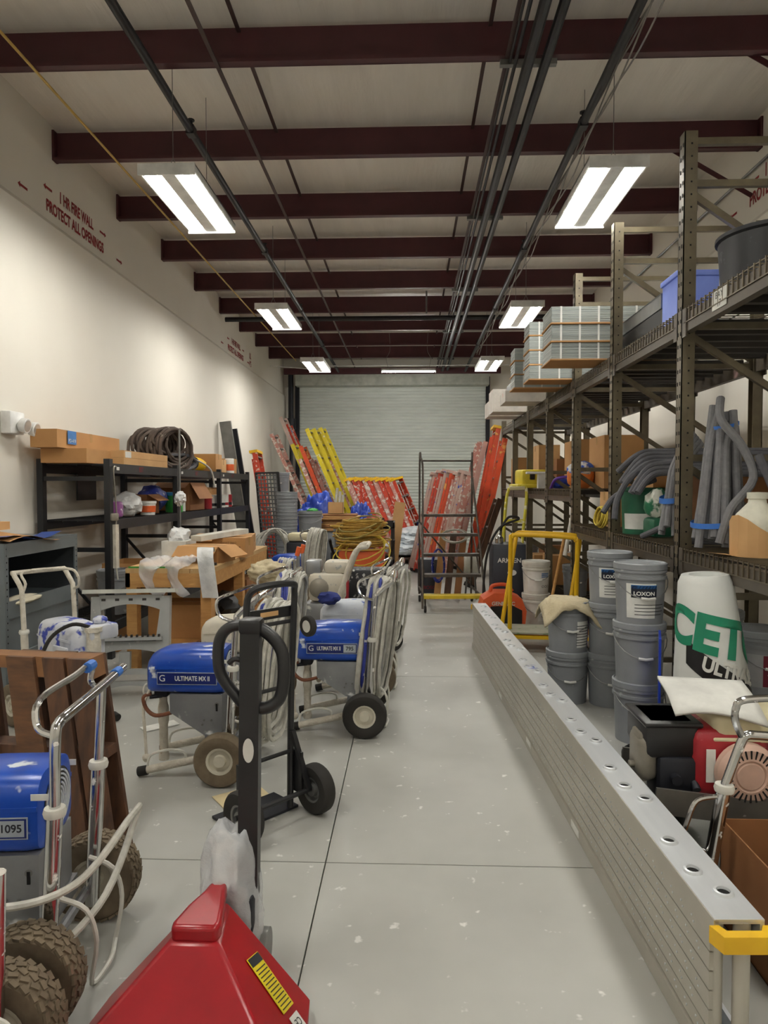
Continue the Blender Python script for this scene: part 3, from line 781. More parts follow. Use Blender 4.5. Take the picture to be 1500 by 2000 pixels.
# ================================================================ right floor: buckets and friends
def art_loxon(p, r, z0, z1, h):
    band(r, -38, 22, z1 - .085, z1 - .012, mat('label_navy', (20, 26, 44), .5), p, 'title_block', h)
    band(r, -38, 22, z1 - .03, z1 - .008, mat('label_blue', (56, 120, 190), .5), p, 'title_stripe', h)
    wrap_text('lettering', 'LOXON', .032, m_label, r + .002, -8, z1 - .06, p, sx=1.1, off=.001, h=h)
    for k in range(4): band(r, -30, 40 + 6 * (k % 2), z0 + .02 + k * .02, z0 + .024 + k * .02, mat('fine_print', (176, 178, 180), .7), p, 'fine_print', h)
def art_grid(p, r, z0, z1, h):
    for k in range(8): band(r, 12, 58, z0 + .015 + k * .02, z0 + .02 + k * .02, mat('fine_print', (0, 0, 0)), p, 'fine_print', h)
    band(r, 58, 66, z0, z1, mat('label_purple', (96, 60, 150), .5), p, 'edge_stripe', h)
def art_a100(p, r, z0, z1, h):
    band(r, -18, 40, z0 + .005, z1 - .004, mat('label_maroon', (120, 24, 48), .5), p, 'title_block', h)
    wrap_text('lettering', 'A-100', .04, m_label, r + .003, 10, (z0 + z1) / 2 - .01, p, h=h)
def art_white(p, r, z0, z1, h):
    for k in range(3): band(r, 14, 55, z1 - .03 - k * .018, z1 - .02 - k * .018, mat('label_blue', (0, 0, 0)), p, 'print_line', h)
    for k in range(3): wrap_text('pictogram', 'O', .04, mat('label_navy', (0, 0, 0)), r + .002, 22 + 14 * k, z0 + .05, p, h=h)
def stack(x, y, n, prefix, papers=None, **kw):
    nm = {2: ('bottom', 'top'), 3: ('bottom', 'middle', 'top')}[n]
    for k in range(n):
        pp = (papers or {}).get(k)
        bucket((x, y, k * .365), '%s grey bucket of %s' % (nm[k], prefix) if 'body' not in kw else '%s white bucket of %s' % (nm[k], prefix), rz=R(random.uniform(-12, 12) if not pp else 0), paper=pp and pp[:5], art=pp and pp[5], **kw)
PW = m_label
stack(1.17, 5.12, 2, 'the two-bucket stack under the canvas cloth', {1: (14, 66, .05, .24, PW, art_grid)}, group='grey paint buckets before the rack')
stack(1.45, 5.05, 3, 'the rear three-bucket stack', {2: (-45, 30, .06, .27, PW, art_loxon)}, group='grey paint buckets before the rack')
stack(1.43, 4.33, 3, 'the front three-bucket stack beside the blue board', {2: (-50, 20, .05, .26, PW, art_loxon)}, group='grey paint buckets before the rack')
stack(1.43, 7.85, 2, 'the pair beside the yellow cart', {1: (-50, 60, .05, .27, PW, art_white), 0: (0, 60, .08, .25, PW, art_white)}, body=m_bwhite, lidm=m_bwhite, group='white buckets beside the cart')
stack(2.06, 4.12, 2, 'the pair with the maroon label under the rack', {1: (-60, 42, .06, .25, mat('label_grey', (170, 170, 172), .6), art_a100)}, group='grey buckets under the rack')
stack(2.1, 4.75, 2, 'the pair deeper under the rack', None, group='grey buckets under the rack')
stack(2.35, 3.6, 2, 'the pair behind the small engine', None, group='grey buckets under the rack')
cl_ = MB()
def drape(a, b):
    x = -.2 + a * .42; y = -.19 + b * .38
    rr = math.hypot(x, y); z = .755 + .02 * noise.noise(Vector((x * 9, y * 9, 1))) + .05 * max(0, .12 - rr) * 3
    if rr > .155: z -= (rr - .155) * 1.5 + .02 * noise.noise(Vector((x * 20, y * 20, 3)))
    return (1.16 + x, 5.12 + y, z)
cl_.grid(22, 20, drape)
o = cl_.build('canvas_cloth', m_cloth, smooth=80); tag(o, 'folded canvas drop cloth draped over the two-bucket stack', 'cloth')
md = o.modifiers.new('thick', 'SOLIDIFY'); md.thickness = .012
tag(MB().bar((1.405, 3.9, .36), (1.49, 4.15, .36), .012, .72).build('blue_board', m_blue, smooth=0), 'flat blue board standing between the bucket stacks and the white roll', 'panel')
# white membrane roll
mr = thing('membrane_roll', 'white membrane roll with green and black print leaning against the rack', 'roll', (1.62, 3.66, 0.02), rot=(R(0), R(-4), 0))
cone = lambda z: .235 - .105 * min(1, max(0, z) / 1.1)
m_roll = mat('roll_white', (226, 228, 224), .35, c2=(212, 215, 212), scale=3, bump=.25, bscale=5)
MB().lathe([(cone(0), 0), (cone(.3), .3), (cone(.6), .6), (cone(.9), .9), (cone(1.06), 1.06), (cone(1.1) - .015, 1.1), (.08, 1.1), (.07, .98), (0, .98)], 40).build('roll', m_roll, mr)
cn2 = lambda z: cone(z) + .002; cn3 = lambda z: cone(z) + .004
def slant_band(z0, hgt, slope, m, nm):
    vs = []; n = 24
    for i in range(n + 1):
        a = R(-62 + 124 * i / n); z = z0 - slope * (a + 1.08)
        for q in (0, hgt): vs.append((cn2(z + q) * math.sin(a), -cn2(z + q) * math.cos(a), z + q))
    return MB().add(vs, [(2 * i, 2 * i + 2, 2 * i + 3, 2 * i + 1) for i in range(n)]).build(nm, m, mr)
bd = slant_band(.66, .13, .13, m_bblack, 'black_stripe')
m_grn = mat('print_green', (24, 140, 104), .5)
wrap_text('lettering', 'CETCO', .26, m_grn, .2, 34, .76, mr, sx=.95, off=.012, tilt=-16, cone=cn3)
wrap_text('lettering', 'ULTRASEAL', .1, m_label, .2, 30, .60, mr, sx=.8, off=.004, tilt=-20, cone=cn3)
wrap_text('lettering', 'www.cetco', .05, m_ink, .2, 34, .44, mr, sx=.9, tilt=-20, cone=cn3)
slant_band(.2, .14, .1, m_bblack, 'lower_stripe')
wrap_text('lettering', 'CETCO', .16, m_grn, .2, -20, .1, mr, sx=.8, off=.006, tilt=-16, cone=cn3)
tag(MB().box((1.36, 3.72, .07), (.1, .14, .14)).build('wood_block', m_wood, smooth=0), 'orange brown wood block on the floor beside the white roll', 'wood block')
bucket((1.16, 3.25, 0), 'nested stack of black buckets behind the plank', body=m_bblack, lid=False, h=.22, r=.15, bail=False, rims=2)

# ---------------------------------------------------------------- gas engine sprayer at the right edge
es = thing('engine_sprayer', 'sprayer with a small red petrol engine and cream tank beside the plank', 'sprayer', (1.25, 2.88, .08))
fr = MB()
fr.prism([(-.3, -.2), (.42, -.2), (.42, .2), (-.3, .2)], .03, Matrix.Translation((0, 0, .22)))
fr.bar((-.3, -.21, .28), (.42, -.21, .2), .012, .1).bar((-.3, .21, .28), (.42, .21, .2), .012, .1)
fr.build('deck', mat('grey_steel', (128, 126, 120), .4, .6, splat=(200, 200, 196), splat_amt=.3), es, smooth=0)
for x in (-.26, .36):
    for y in (-.17, .17): MB().cyl((x, y, -.08), (x, y, .24), .018, n=10).build('leg', m_conduit, es)
m_engred = mat('engine_red', (166, 34, 44), .45, c2=(140, 28, 36), splat=(196, 168, 158), splat_amt=.3)
m_cream = mat('engine_cream', (222, 214, 178), .45, c2=(206, 196, 160))
MB().rbox((.02, -.02, .4), (.3, .28, .28), .05, 3).build('engine_shroud', m_engred, es)
cov = MB().lathe([(.0, .05), (.05, .05), (.055, .045), (.062, .05), (.1, .045), (.118, .025), (.12, 0)], 32, frame((.06, -.17, .38), (1, 0, 0), (0, 0, 1))).build('recoil_cover', mat('recoil_cover', (214, 178, 160), .5), es)
sl = MB()
for i in range(28):
    a = 2 * math.pi * i / 28
    sl.box((0, 0, 0), (.036, .006, .004), frame((.06, -.17, .38), (1, 0, 0), (0, 0, 1)) @ Matrix.Rotation(a, 4, 'Z') @ Matrix.Translation((.083, 0, .047)))
sl.build('cooling_slots', m_hole, cov, smooth=0)
tkk = MB().rbox((.12, .0, .54), (.34, .3, .12), .04, 3).rbox((.12, 0, .5), (.36, .32, .02), .008).build('fuel_tank', m_cream, es)
MB().cyl((.0, -.03, .595), (.0, -.03, .635), .04, n=20).build('fuel_cap', m_chrome, tkk)
MB().rbox((-.2, .0, .48), (.22, .26, .15), .03).rbox((-.2, 0, .545), (.23, .27, .02), .008).build('air_cleaner', m_black, es)
MB().rbox((-.18, -.06, .33), (.16, .16, .18), .02).cyl((-.2, -.17, .34), (-.2, -.1, .34), .02).cyl((-.12, -.16, .3), (-.12, -.1, .34), .016).build('carburettor', m_dark, es)
MB().rbox((-.29, -.04, .4), (.08, .16, .18), .035, 3).rbox((-.3, -.04, .4), (.05, .12, .2), .02).cyl((-.35, -.05, .36), (-.28, -.05, .36), .014).build('muffler', mat('dirty_alu', (150, 144, 132), .5, .4), es)
MB().box((-.07, -.165, .4), (.035, .004, .13)).build('warning_sticker', m_label, es, smooth=0)
def tilt_handle(parent, x, ys_, z0, zc, zt, back, m=None, style='loop'):
    m = m or m_chrome
    for s in ys_:
        MB().tube([(x, s, z0), (x + (zc - z0) * .06, s, zc)], .024, 12).build('handle_sleeve', m, parent)
        MB().lathe([(.0, -.012), (.031, -.012), (.034, 0), (.03, .014), (0, .014)], 16, Matrix.Translation((x + (zc - z0) * .06, s, zc))).build('collar', m_bwhite, parent)
    xx = x + (zc - z0) * .06
    ya, yb = ys_
    if style == 'bar':          # straight grip bar across the posts, hose loop in front
        zb = zt - .12
        MB().tube(smooth_path([(xx, ya, zc), (xx + .005, ya, zb - .04), (xx + .008, ya + .02, zb), (xx + .015, ya + .08, zb + .012), (xx + .02, yb + .02, zb + .02), (xx + .025, yb + .2, zb + .03)], 4), .0165, 12).build('handle', m, parent)
        MB().tube([(xx, yb, zc), (xx + .015, yb, zb + .01)], .0165, 12).build('handle_post', m, parent)
        MB().tube(smooth_path([(xx, ya, zb - .03), (xx - .055, ya + .02, zb - .01), (xx - .065, ya + .06, zb + .06), (xx - .03, yb - .12, zb + .085), (xx - .01, yb - .02, zb + .1), (xx - .015, yb - .02, zb + .04), (xx + .005, yb, zb)], 5), .0105, 8).build('hose_hook', m, parent)
        for q in ((xx - .012, yb - .03, zb + .095), (xx + .0225, yb + .14, zb + .027)):
            MB().tube([(q[0], q[1] - .03, q[2]), (q[0], q[1] + .02, q[2])], .018, 10).build('tape_wrap', m_tape, parent)
        return
    p = [(xx, ya, zc), (xx + .02, ya, zt - .12), (xx + .03, ya, zt - .09), (xx + .07, ya, zt - .05), (xx + back, ya, zt), (xx + back + .012, ya + (yb - ya) * .06, zt + .006), (xx + back + .012, yb - (yb - ya) * .06, zt + .006), (xx + back, yb, zt), (xx + .07, yb, zt - .05), (xx + .03, yb, zt - .09), (xx + .02, yb, zt - .12), (xx, yb, zc)]
    MB().tube(smooth_path(p, 3), .0165, 12).build('handle', m, parent)
    q = [(xx + .02, ya, zt - .13), (xx - .07, ya + .01, zt - .1), (xx - .09, ya + .03, zt - .02), (xx - .01, ya + .06, zt + .02), (xx + .05, yb - .03, zt + .02), (xx + .01, yb - .02, zt - .06), (xx + .02, yb, zt - .13)]
    MB().tube(smooth_path(q, 4), .0095, 8).build('hose_hook', m, parent)
for (dx, dy) in ((0, 0), (.5, .06)):
    q = lambda x, y, z: (x - 1.25 + dx, y - 2.88 + dy, z - .08)
    MB().tube([q(1.02, 2.42, .03), q(1.09, 2.4, .53)], .024, 12).build('handle_sleeve', m_chrome, es)
    MB().lathe([(.0, -.012), (.031, -.012), (.034, 0), (.03, .014), (0, .014)], 16, Matrix.Translation(q(1.09, 2.4, .53))).build('collar', m_bwhite, es)
    MB().tube(smooth_path([q(1.09, 2.4, .53), q(1.145, 2.4, .69), q(1.165, 2.4, .715), q(1.2, 2.4, .715), q(1.34, 2.42, .7)], 5), .016, 12).build('handle', m_chrome, es)
    MB().tube(smooth_path([q(1.15, 2.4, .705), q(1.125, 2.4, .76), q(1.125, 2.4, .81), q(1.16, 2.4, .84), q(1.36, 2.43, .84)], 5), .0125, 10).build('hose_hook', m_chrome, es)
    MB().tube(smooth_path([q(1.07, 2.4, .5), q(1.0, 2.4, .485), q(.97, 2.4, .42), q(.955, 2.4, .34), q(1.03, 2.41, .3)], 5), .009, 8).build('wire_loop', m_chrome, es)
o = tag(MB().grid(10, 8, lambda a, b: (1.05 + .33 * a + .02 * b, 2.74 + .26 * b - .06 * a, .655 + .1 * b + .03 * math.sin(a * 3.1 + .4) * (1 - b) + .012 * math.sin(b * 4))).build('paper_sheaf', m_label, smooth=60), 'sheaf of printed white papers lying on the engine', 'papers')
o.modifiers.new('thick', 'SOLIDIFY').thickness = .012
cbox((1.43, 2.3, 0), (.6, .42, .37), 'open brown cardboard box on the floor behind the plank end', m=m_card3, open_top=True, flaps=[('F', 165, .2)])
wb_ = tag(MB().blob((1.42, 2.72, .14), (.3, .26, .2), .25, 3, 3, 6).build('rag', mat('oily_rag', (206, 200, 170), .9, splat=(40, 38, 36), splat_amt=.4)), 'oily cream rag under the petrol engine', 'rag')

# ---------------------------------------------------------------- yellow cart, generator, cabinet
yc = thing('panel_cart', 'yellow tube panel cart with orange base before the rack', 'cart', (1.28, 6.75, 0), R(-6))
def uframe(lean, y0, cx, dx=0):
    p = [(cx - .3 + dx, y0 + lean, .16), (cx - .3, y0 + lean * .1, 1.04), (cx - .28, y0, 1.1), (cx - .22, y0, 1.12), (cx + .24, y0, 1.1), (cx + .3, y0, 1.07), (cx + .32, y0 + lean * .1, 1.0), (cx + .32 + dx, y0 + lean, .16)]
    return MB().tube(smooth_path(p, 4), .021, 12)
uframe(.12, -.16, 0).build('hoop', m_yel, yc); uframe(-.14, .18, .06, -.14).build('hoop', m_yel, yc)
MB().box((-.02, -.02, .15), (.78, .12, .05)).build('base', m_orange, yc, smooth=0)
for s in (-1, 1): MB().bar((-.42, s * .2, .15), (.42, s * .2, .15), .05, .03).build('side_rail', m_yel, yc, smooth=0)
MB().box((0, 0, .185), (.8, .42, .016)).build('deck', mat('painted_deck', (168, 168, 150), .7, splat=(70, 130, 60), splat_amt=.42, splat_scale=5), yc, smooth=0)
for x in (-.36, .36):
    for y in (-.18, .18): wheel(yc, (x, y, .06), .06, .035, (0, 1, 0), m_conduit, name='caster')
tag(MB().cyl(flr(1062, 1245), at(1103, 1045, 7.2), .016, n=10).build('wooden_pole', m_wood), 'wooden pole leaning through the yellow cart', 'pole')
tag(MB().cyl(at(1103, 1085, 7.15), at(1124, 975, 7.25), .022, n=10).build('paint_pole', m_bwhite), 'paint-caked pole end leaning on the rack post', 'pole')
ge = thing('generator', 'orange and black portable generator on the floor beside the cart', 'generator', (1.0, 7.55, 0))
m_gor = mat('generator_orange', (222, 98, 52), .45, c2=(204, 84, 42))
prof = [(-.23, .04), (.23, .04), (.25, .25), (.2, .38), (.06, .44), (-.1, .44), (-.21, .37), (-.25, .22)]
MB().prism(prof, .34, frame((0, .17, 0), (1, 0, 0), (0, 0, 1))).build('shell', m_gor, ge)
MB().prism([(-.17, .03), (.2, .03), (.2, .26), (.1, .31), (-.13, .3), (-.19, .2)], .012, frame((0, -.168, 0), (1, 0, 0), (0, 0, 1))).build('front_panel', m_black, ge)
MB().tube(smooth_path([(-.12, 0, .43), (-.09, 0, .5), (.05, 0, .51), (.12, 0, .44)], 5), .02, 10).build('carry_handle', m_gor, ge)
text('lettering', 'GENERAC', .055, m_label, frame((0, -.182, .33), (1, 0, 0), (0, 0, 1)), ge, off=.0015)
for x in (-.16, .16): MB().box((x, 0, .02), (.05, .3, .04)).build('foot', m_rubber, ge)
kc = thing('black_cabinet', 'black box cabinet with white lettering behind the orange generator', 'cabinet', (1.16, 8.25, 0))
MB().rbox((0, 0, .46), (.38, .4, .9), .012).build('body', mat('charcoal_paint', (44, 48, 58), .45), kc)
text('lettering', 'ARKSEN', .075, m_label, frame((.0, -.2015, .72), (1, 0, 0), (0, 0, 1)), kc, off=.001)
MB().lathe([(0, 0), (.035, 0)], 20, frame((.03, -.2015, .58), (1, 0, 0), (0, 0, 1)) @ Matrix.Scale(1.5, 4, (1, 0, 0)), close=False).build('oval_badge', m_label, kc, smooth=0)
MB().lathe([(.05, 0), (.05, .06), (.02, .1), (.015, .16), (0, .16)], 16, Matrix.Translation((-.1, -.05, .91))).build('valve', m_chrome, kc)
MB().tube(smooth_path([(-.1, -.05, 1.05), (0, -.1, 1.22), (.12, -.1, 1.2), (-.12, -.22, 1.1), (-.26, -.22, .8), (-.3, -.2, .3), (-.24, -.25, .05)], 7), .014, 8).build('hose', m_rubber, kc)
hd = thing('hand_truck', 'pale yellow hand truck standing behind the black cabinet', 'hand truck', (1.3, 8.75, 0))
m_pyel = mat('pale_yellow_paint', (228, 216, 70), .5, splat=(232, 228, 190), splat_amt=.38)
for x in (-.12, .12): MB().tube(smooth_path([(x - .05, 0, .12), (x, 0, .9), (x + .05, 0, 1.5), (x * .3 + .07, 0, 1.58)], 5), .02, 10).build('rail', m_pyel, hd)
MB().box((-.02, -.1, .012), (.36, .2, .012)).build('toe_plate', m_pyel, hd, smooth=0)
for x in (-.2, .16): wheel(hd, (x, .06, .1), .1, .05, (1, 0, 0), m_conduit)
for z in (.4, .8, 1.15): MB().box((.0 - .05 + z * .05, 0, z), (.24, .02, .04)).build('crossbar', m_pyel, hd, smooth=0)
MB().rbox((.05, 0, 1.56), (.2, .06, .05), .015).build('grip', mat('cream_grip', (226, 216, 170), .6), hd)

# ---------------------------------------------------------------- rolling warehouse ladder
rl = thing('rolling_ladder', 'dark steel rolling ladder with five steps and a yellow bottom step', 'ladder', (.55, 8.75, 0), R(4))
m_rl = mat('worn_dark_steel', (66, 60, 54), .5, .4, c2=(92, 84, 76), scale=12, amt=.7)
W2 = .36
for s in (-1, 1):
    MB().tube(smooth_path([(s * (W2 + .04), -.16, .06), (s * W2, .3, 1.1), (s * (W2 - .03), .62, 1.78), (s * (W2 - .02), .66, 1.93), (s * (W2 - .01), .7, 1.96), (s * W2, .76, 1.9), (s * W2, .8, .1)], 4), .014, 8).build('side_rail', m_rl, rl)
    MB().tube([(s * W2, -.02, .2), (s * W2, .8, .2)], .013, 8).build('base_rail', m_rl, rl)
    MB().tube([(s * W2, .1, .45), (s * W2, .8, 1.1)], .011, 8).build('side_brace', m_rl, rl)
for z, y in ((.45, .08), (.7, .2), (.95, .32), (1.2, .44)):
    MB().box((0, y, z), (2 * W2, .16, .035)).build('step', m_rl, rl, smooth=0)
    sl = MB()
MB().box((0, -.06, .2), (2 * W2 + .04, .18, .04)).build('bottom_step', mat('worn_yellow', (220, 190, 40), .6, splat=(150, 130, 60), splat_amt=.34), rl, smooth=0)
MB().tube([(-W2 + .02, .66, 1.93), (W2 - .02, .66, 1.93)], .012, 8).build('top_rail', m_rl, rl)
MB().tube([(-W2, .82, 1.1), (W2, .82, .25)], .011, 8).build('cross_brace', m_rl, rl)
for s in (-1, 1):
    for y in (-.1, .74): wheel(rl, (s * W2, y, .045), .045, .03, (1, 0, 0), m_conduit, name='caster')
    MB().cyl((s * W2, -.1, .06), (s * W2, -.06, .2), .012, n=8).build('caster_stem', m_rl, rl)
# things behind the rolling ladder
for k in range(3):
    x0 = .38 + .14 * k
    tag(MB().bar((x0, 9.62, .02), (x0 + .1, 9.75, .96 - .05 * k), .09, .05, (0, 1, 0)).build('wood_post', (m_card, m_darkwood, m_card3)[k], smooth=0), ('light brown', 'dark brown', 'reddish brown')[k] + ' wooden post leaning behind the rolling ladder', 'wood post')
tb = thing('tool_box', 'black power tool box behind the rolling ladder', 'tool box', (.28, 10.0, 0))
MB().rbox((0, 0, .3), (.32, .3, .5), .04).build('body', mat('charcoal_paint', (0, 0, 0)), tb)
text('lettering', 'BOSCH', .07, m_red, frame((.03, -.152, .14), (1, 0, 0), (0, 0, 1)), tb)
for x in (-.1, .1): wheel(tb, (x, -.05, .06), .06, .03, (1, 0, 0), m_conduit)
tag(loops(12, (.62, 9.5, .9), (1, 0, 0), (0, .2, 1), .16, .09, .02, .06, .007, m_hosew, 'white_hose_coil', seed=11), 'coil of white hose hung behind the rolling ladder', 'hose')
tag(loops(6, (.4, 9.52, .5), (1, 0, 0), (0, .1, 1), .08, .22, .015, .05, .007, m_hoseb, 'blue_hose_coil', seed=12), 'coil of blue hose hung behind the rolling ladder', 'hose')
t = thing('spray_gun_kit', 'grey metal sprayer pump behind the right rail of the rolling ladder', 'pump', (.86, 9.7, 0))
MB().rbox((0, 0, .5), (.2, .2, .26), .03).cyl((-.1, 0, .4), (.12, 0, .4), .05).build('pump_head', m_bwhite, t)
for x in (-.08, .08): MB().cyl((x, 0, 0), (x * .6, 0, .4), .014).build('leg', m_conduit, t)

# ================================================================ sprayers
m_sblue = mat('sprayer_blue', (30, 78, 178), .28, c2=(24, 66, 160), splat=(214, 220, 230), splat_amt=.37, splat_scale=11)
m_sblue_d = mat('sprayer_blue_painted_over', (190, 194, 206), .5, c2=(214, 216, 220), splat=(52, 70, 168), splat_amt=.42, splat_scale=9)
m_sbeige = mat('sprayer_beige_overspray', (214, 206, 188), .6, c2=(196, 190, 176), splat=(160, 162, 160), splat_amt=.36)
m_swhite = mat('sprayer_white_overspray', (212, 216, 222), .5, c2=(190, 196, 206), splat=(60, 90, 180), splat_amt=.34)
m_steel = mat('sprayer_steel', (158, 160, 162), .38, .55, c2=(140, 142, 146), splat=(228, 228, 224), splat_amt=.33, splat_scale=8)
m_taped = mat('paint_caked', (220, 214, 200), .7, c2=(196, 188, 172), scale=16, splat=(170, 150, 126), splat_amt=.3, bump=.6)
m_navy = mat('nameplate_navy', (24, 40, 110), .35)
m_plate = mat('nameplate_silver', (176, 184, 190), .4)
m_muddy = mat('muddy_tyre', (92, 80, 64), .85, c2=(120, 106, 86), scale=14)
m_hub = mat('hub_cream', (210, 204, 186), .5, splat=(150, 140, 120), splat_amt=.33)
def sprayer(label, loc, rz=0, shroud=None, number=None, wr=.14, ww=.085, tread=False, handle=True, hm=None, plate=True, tyre=None, hstyle='loop', group='airless sprayers on wheeled carts'):
    """x: handle side, -x: pump side; axle along y."""
    shroud = shroud or m_sblue; hm = hm or m_chrome
    t = thing('paint_sprayer', label, 'sprayer', loc, rz, group)
    # motor cover: lofted rounded sections
    b = MB(); secs = [(-.43, .05, .05, .52), (-.425, .09, .085, .53), (-.4, .115, .105, .545), (-.34, .128, .118, .558), (-.2, .134, .124, .562), (-.04, .134, .124, .562), (0, .128, .12, .562), (.008, .11, .1, .562)]
    n = 28; vs = []
    for (x, hw, hh, zc) in secs:
        for i in range(n):
            a = 2 * math.pi * i / n; ca, sa = math.cos(a), math.sin(a); e = .42
            vs.append((x, hw * math.copysign(abs(ca) ** e, ca), zc + hh * math.copysign(abs(sa) ** (.75 if sa > 0 else .3), sa)))
    fs = [(i * n + j, i * n + (j + 1) % n, (i + 1) * n + (j + 1) % n, (i + 1) * n + j) for i in range(len(secs) - 1) for j in range(n)]
    fs += [tuple(range(n)), tuple(range((len(secs) - 1) * n, len(secs) * n))]
    body = b.add(vs, fs).build('motor_cover', shroud, t, smooth=50)
    MB().box((-.2, -.131, .585), (.4, .008, .014)).box((-.2, .131, .585), (.4, .008, .014)).build('cover_ridge', shroud, body)
    g = MB()
    for k in range(6):
        rr = .02 + .013 * k
        g.lathe([(rr, 0), (rr + .006, 0), (rr + .006, .006), (rr, .006), (rr, 0)], 24, frame((.008, 0, .562), (0, 1, 0), (0, 0, 1)), close=False)
    g.build('fan_grille', m_swhite if shroud is m_sblue else shroud, body)
    MB().lathe([(0, .002), (.1, .002)], 24, frame((.008, 0, .562), (0, 1, 0), (0, 0, 1)), close=False).build('fan_opening', m_black, body, smooth=0)
    if plate:
        for s in (-1, 1):
            P = frame((-.19, -.1362, .53), (1, 0, 0), (0, 0, 1)) if s < 0 else frame((-.19, .1362, .53), (-1, 0, 0), (0, 0, 1))
            np0 = MB().box((0, 0, 0), (.33, .068, .002), P).build('nameplate_border', m_plate, body, smooth=0)
            MB().box((0, 0, .0012), (.322, .06, .002), P).build('nameplate', m_navy, np0, smooth=0)
            text('lettering', 'ULTIMATE MX II', .036, m_label, P @ Matrix.Translation((-.02 if number else .03, 0, .0026)), np0, sx=.6 if number else .75, off=.0008)
            text('lettering', 'G', .05, m_label, P @ Matrix.Translation((-.135, 0, .0026)), np0)
            if number:
                MB().box((.115, 0, .0026), (.08, .05, .001), P).build('number_plate', m_plate, np0, smooth=0)
                text('lettering', number, .034, m_ink, P @ Matrix.Translation((.115, 0, .0035)), np0, off=.0008)
            MB().box((-.02 * s, s * .1362, .625), (.07, .002, .02)).build('sticker', m_label, body, smooth=0)
    # belly box with cut-off corner
    MB().prism([(-.29, .34), (-.1, .215), (.0, .235), (.0, .44), (-.29, .44)], .25, frame((0, .125, 0), (1, 0, 0), (0, 0, 1))).build('drive_box', m_steel, t)
    db = MB()
    for (x, z) in ((-.06, .3), (-.1, .3), (-.11, .275)): db.cyl((x, -.126, z), (x, -.131, z), .006, n=8)
    db.cyl((-.03, -.126, .385), (-.03, -.1275, .385), .012, n=12).build('bolt', m_black if False else m_conduit, t)
    MB().box((-.03, -.127, .37), (.01, .003, .04)).build('keyhole', m_hole, t, smooth=0)
    # pump
    pu = MB().lathe([(.0, .0), (.028, 0), (.03, .02), (.024, .05), (.024, .2), (.03, .22), (.03, .3), (.022, .33), (.022, .44), (0, .44)], 16, Matrix.Translation((-.37, 0, .03))).build('pump_tube', m_taped, t)
    MB().rbox((-.37, 0, .43), (.08, .09, .07), .015).cyl((-.37, -.02, .4), (-.43, -.05, .4), .012, n=8).build('pump_head', m_dark, t)
    MB().tube(smooth_path([(-.42, -.05, .42), (-.46, -.06, .4), (-.44, -.07, .34), (-.38, -.09, .31), (-.29, -.1, .33)], 5), .011, 8).build('return_hose', m_rust, t)
    MB().tube(smooth_path([(-.42, -.05, .45), (-.46, -.06, .36), (-.45, -.07, .2), (-.44, -.08, .08)], 4), .009, 8, ).blob((-.44, -.08, .07), (.045, .045, .05), .1, 2, 2).build('drain_tube', m_taped, t)
    MB().tube(smooth_path([(-.4, -.03, .47), (-.45, -.05, .47), (-.46, -.05, .42), (-.41, -.03, .41)], 4, True), .007, 6, closed=True).build('prime_lever', m_bwhite, t)
    # legs with wire loops
    for s in (-1, 1):
        lg = MB().cyl((.0, s * .17, .13), (-.44, s * .17, .03), .021, n=12).build('leg', m_taped, t)
        MB().cyl((-.4, s * .17, .038), (-.45, s * .17, .028), .026, n=12).build('foot_cap', m_rubber, lg)
        MB().tube(smooth_path([(-.4, s * .17, .05), (-.38, s * .17, .12), (-.28, s * .17, .15), (-.2, s * .17, .14), (-.19, s * .17, .1)], 4), .007, 6).build('wire_loop', m_bwhite, lg)
        wheel(t, (0.03, s * (.27), wr), wr, ww, (0, 1, 0), m_hub, tread, tyre or m_muddy)
    MB().cyl((.03, -.28, wr), (.03, .28, wr), .016, n=10).box((-.04, 0, .2), (.1, .3, .06)).build('axle', m_steel, t)
    if handle: tilt_handle(t, .045, (-.18, .18), .1, .6, .98, .13, hm, hstyle)
    else:
        for s in (-1, 1): MB().cyl((.045, s * .2, .1), (.06, s * .2, .6), .024, n=12).build('handle_sleeve', hm, t)
    # wire kickstand loop behind the wheels
    MB().tube(smooth_path([(.06, -.12, .3), (.14, -.12, .26), (.17, -.12, .16), (.15, -.11, .02), (.17, .0, .02), (.15, .11, .02), (.17, .12, .16), (.14, .12, .26), (.06, .12, .3)], 4), .008, 6).build('kickstand', m_bwhite, t)
    return t
S1 = sprayer('blue sprayer numbered 1095 with chunky tread tyres at the left edge', (-1.15, 2.17, 0), R(5), hstyle='bar', shroud=m_sblue, number='1095', wr=.152, ww=.1, tread=True)
S0 = sprayer('sprayer nearest the camera, only its treaded wheel in view', (-1.1, 1.47, 0), number='1095', wr=.152, ww=.1, tread=True, handle=False)
SA = sprayer('blue sprayer without a number beside the pallet jack handle', (-1.02, 3.82, 0))
SB = sprayer('blue sprayer numbered 795 with clean tyres in the middle of the aisle', (-.31, 4.55, 0), number='795', tyre=m_rubber)
SC_ = sprayer('white oversprayed sprayer right behind the one numbered 795', (-.27, 5.42, 0), shroud=m_swhite, plate=False)
SE = sprayer('beige oversprayed sprayer behind the unnumbered blue one', (-1.0, 4.74, 0), shroud=m_sbeige, plate=False)
SG = sprayer('sprayer caked in white and blue paint before the grey cabinet', (-2.42, 4.62, 0), R(146), shroud=m_sblue_d, plate=False, hm=m_taped)
SF = sprayer('far blue sprayer beyond the wooden workbench', (-1.42, 9.2, 0), number='695')
